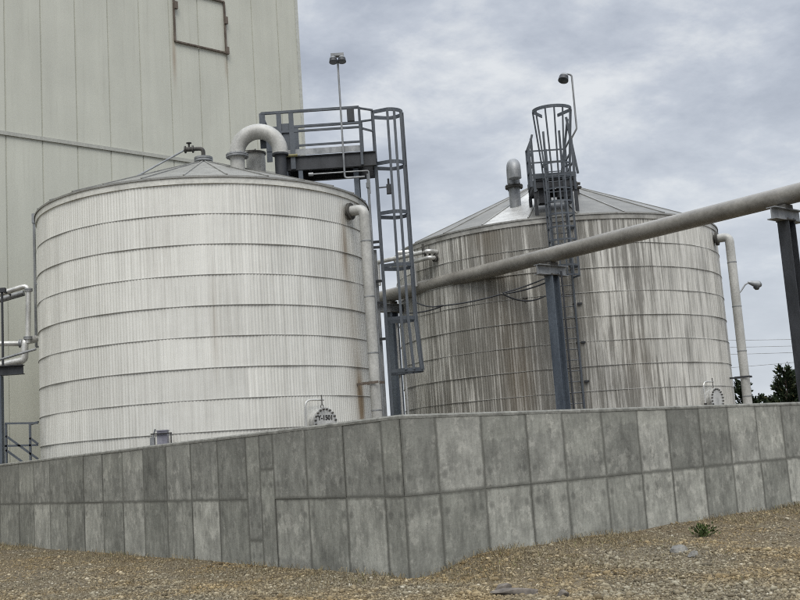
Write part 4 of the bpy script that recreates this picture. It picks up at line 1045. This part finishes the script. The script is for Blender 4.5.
for u, v in ((534, 546), (540, 547), (616, 535), (686, 522), (700, 524), (744, 515), (285, 562), (230, 558)):   # taller dead stalks by the wall
    P = onz(u, v + 2)
    for k in range(26): blade(P.x + r_.gauss(0, .12), P.y + r_.gauss(0, .1), r_.uniform(.06, .17), r_.uniform(.0, .4))
tag(gb.build('dry_grass', 'dry_grass', None, 0), 'sparse dead tan grass along the foot of the wall', 'grass', None, 'stuff')

wd_ = onz(705, 541); wdr = thing('green_weed', (wd_.x, wd_.y, gh(wd_.x, wd_.y)), 'single small green weed on the gravel below the right wall', 'plant')
lf = MB(); stm = MB()
for i in range(150):
    a = r_.uniform(0, 2 * PI); el = r_.uniform(.3, 1.4); L = r_.uniform(.05, .16); d = Vector((math.cos(a) * math.cos(el), math.sin(a) * math.cos(el), math.sin(el)))
    o_ = Vector((wd_.x + r_.gauss(0, .05), wd_.y + r_.gauss(0, .04), gh(wd_.x, wd_.y))); t = o_ + d * L
    if i % 4 == 0: stm.tube([o_, t], .003, 4)
    e = d.cross(Vector((r_.gauss(0, 1), r_.gauss(0, 1), 1))).normalized() * .014; s_ = .045
    lf.add([t - e * .2, t + d * s_ * .5 + e, t + d * s_, t + d * s_ * .5 - e], [(0, 1, 2, 3)], r_.random())
sub(lf, 'leaves', 'leaf_green', wdr, 0); sub(stm, 'stems', 'leaf_green', wdr)

def stone(px, py, s, label, mat='rock_grey', seedv=0):
    rr = random.Random(seedv); P = onz(px, py); bm_ = bmesh.new(); bmesh.ops.create_icosphere(bm_, subdivisions=3, radius=1)
    ph = [rr.uniform(0, 6) for _ in range(6)]
    cuts = [(Vector((rr.gauss(0, 1), rr.gauss(0, 1), rr.gauss(0, .7))).normalized(), rr.uniform(.55, .8)) for _ in range(9)]
    for v in bm_.verts:
        for nrm, d in cuts:
            k = v.co.dot(nrm)
            if k > d: v.co -= nrm * (k - d)
        v.co *= 1 + .04 * math.sin(v.co.x * 7 + ph[0]) * math.sin(v.co.y * 6 + ph[1])
        v.co = Vector((v.co.x * s[0], v.co.y * s[1], v.co.z * s[2]))
    me = bpy.data.meshes.new('stone'); bm_.to_mesh(me); bm_.free(); me.shade_smooth(); me.set_sharp_from_angle(angle=.5); me.materials.append(MATS[mat])
    o = bpy.data.objects.new('stone', me); o.location = (P.x, P.y, gh(P.x, P.y) + s[2] * .4); o.rotation_euler.z = rr.uniform(-.4, .4); col.objects.link(o)
    tag(o, label, 'stone', 'larger stones in the gravel'); return o
stone(681, 557, (.14, .10, .07), 'flat-topped pale grey stone on the gravel below the green weed', seedv=1)
stone(694, 561, (.09, .07, .055), 'small pale grey stone touching the flat-topped one', seedv=2)
stone(515, 595, (.27, .10, .05), 'long dark flat stone at the bottom of the picture', 'weathered_wood', 3)
stone(503, 589, (.10, .09, .055), 'small dark lump of stone beside the long flat one', 'weathered_wood', 4)
stone(563, 597, (.07, .06, .05), 'dark stone at the bottom edge right of the long flat one', 'weathered_wood', 5)
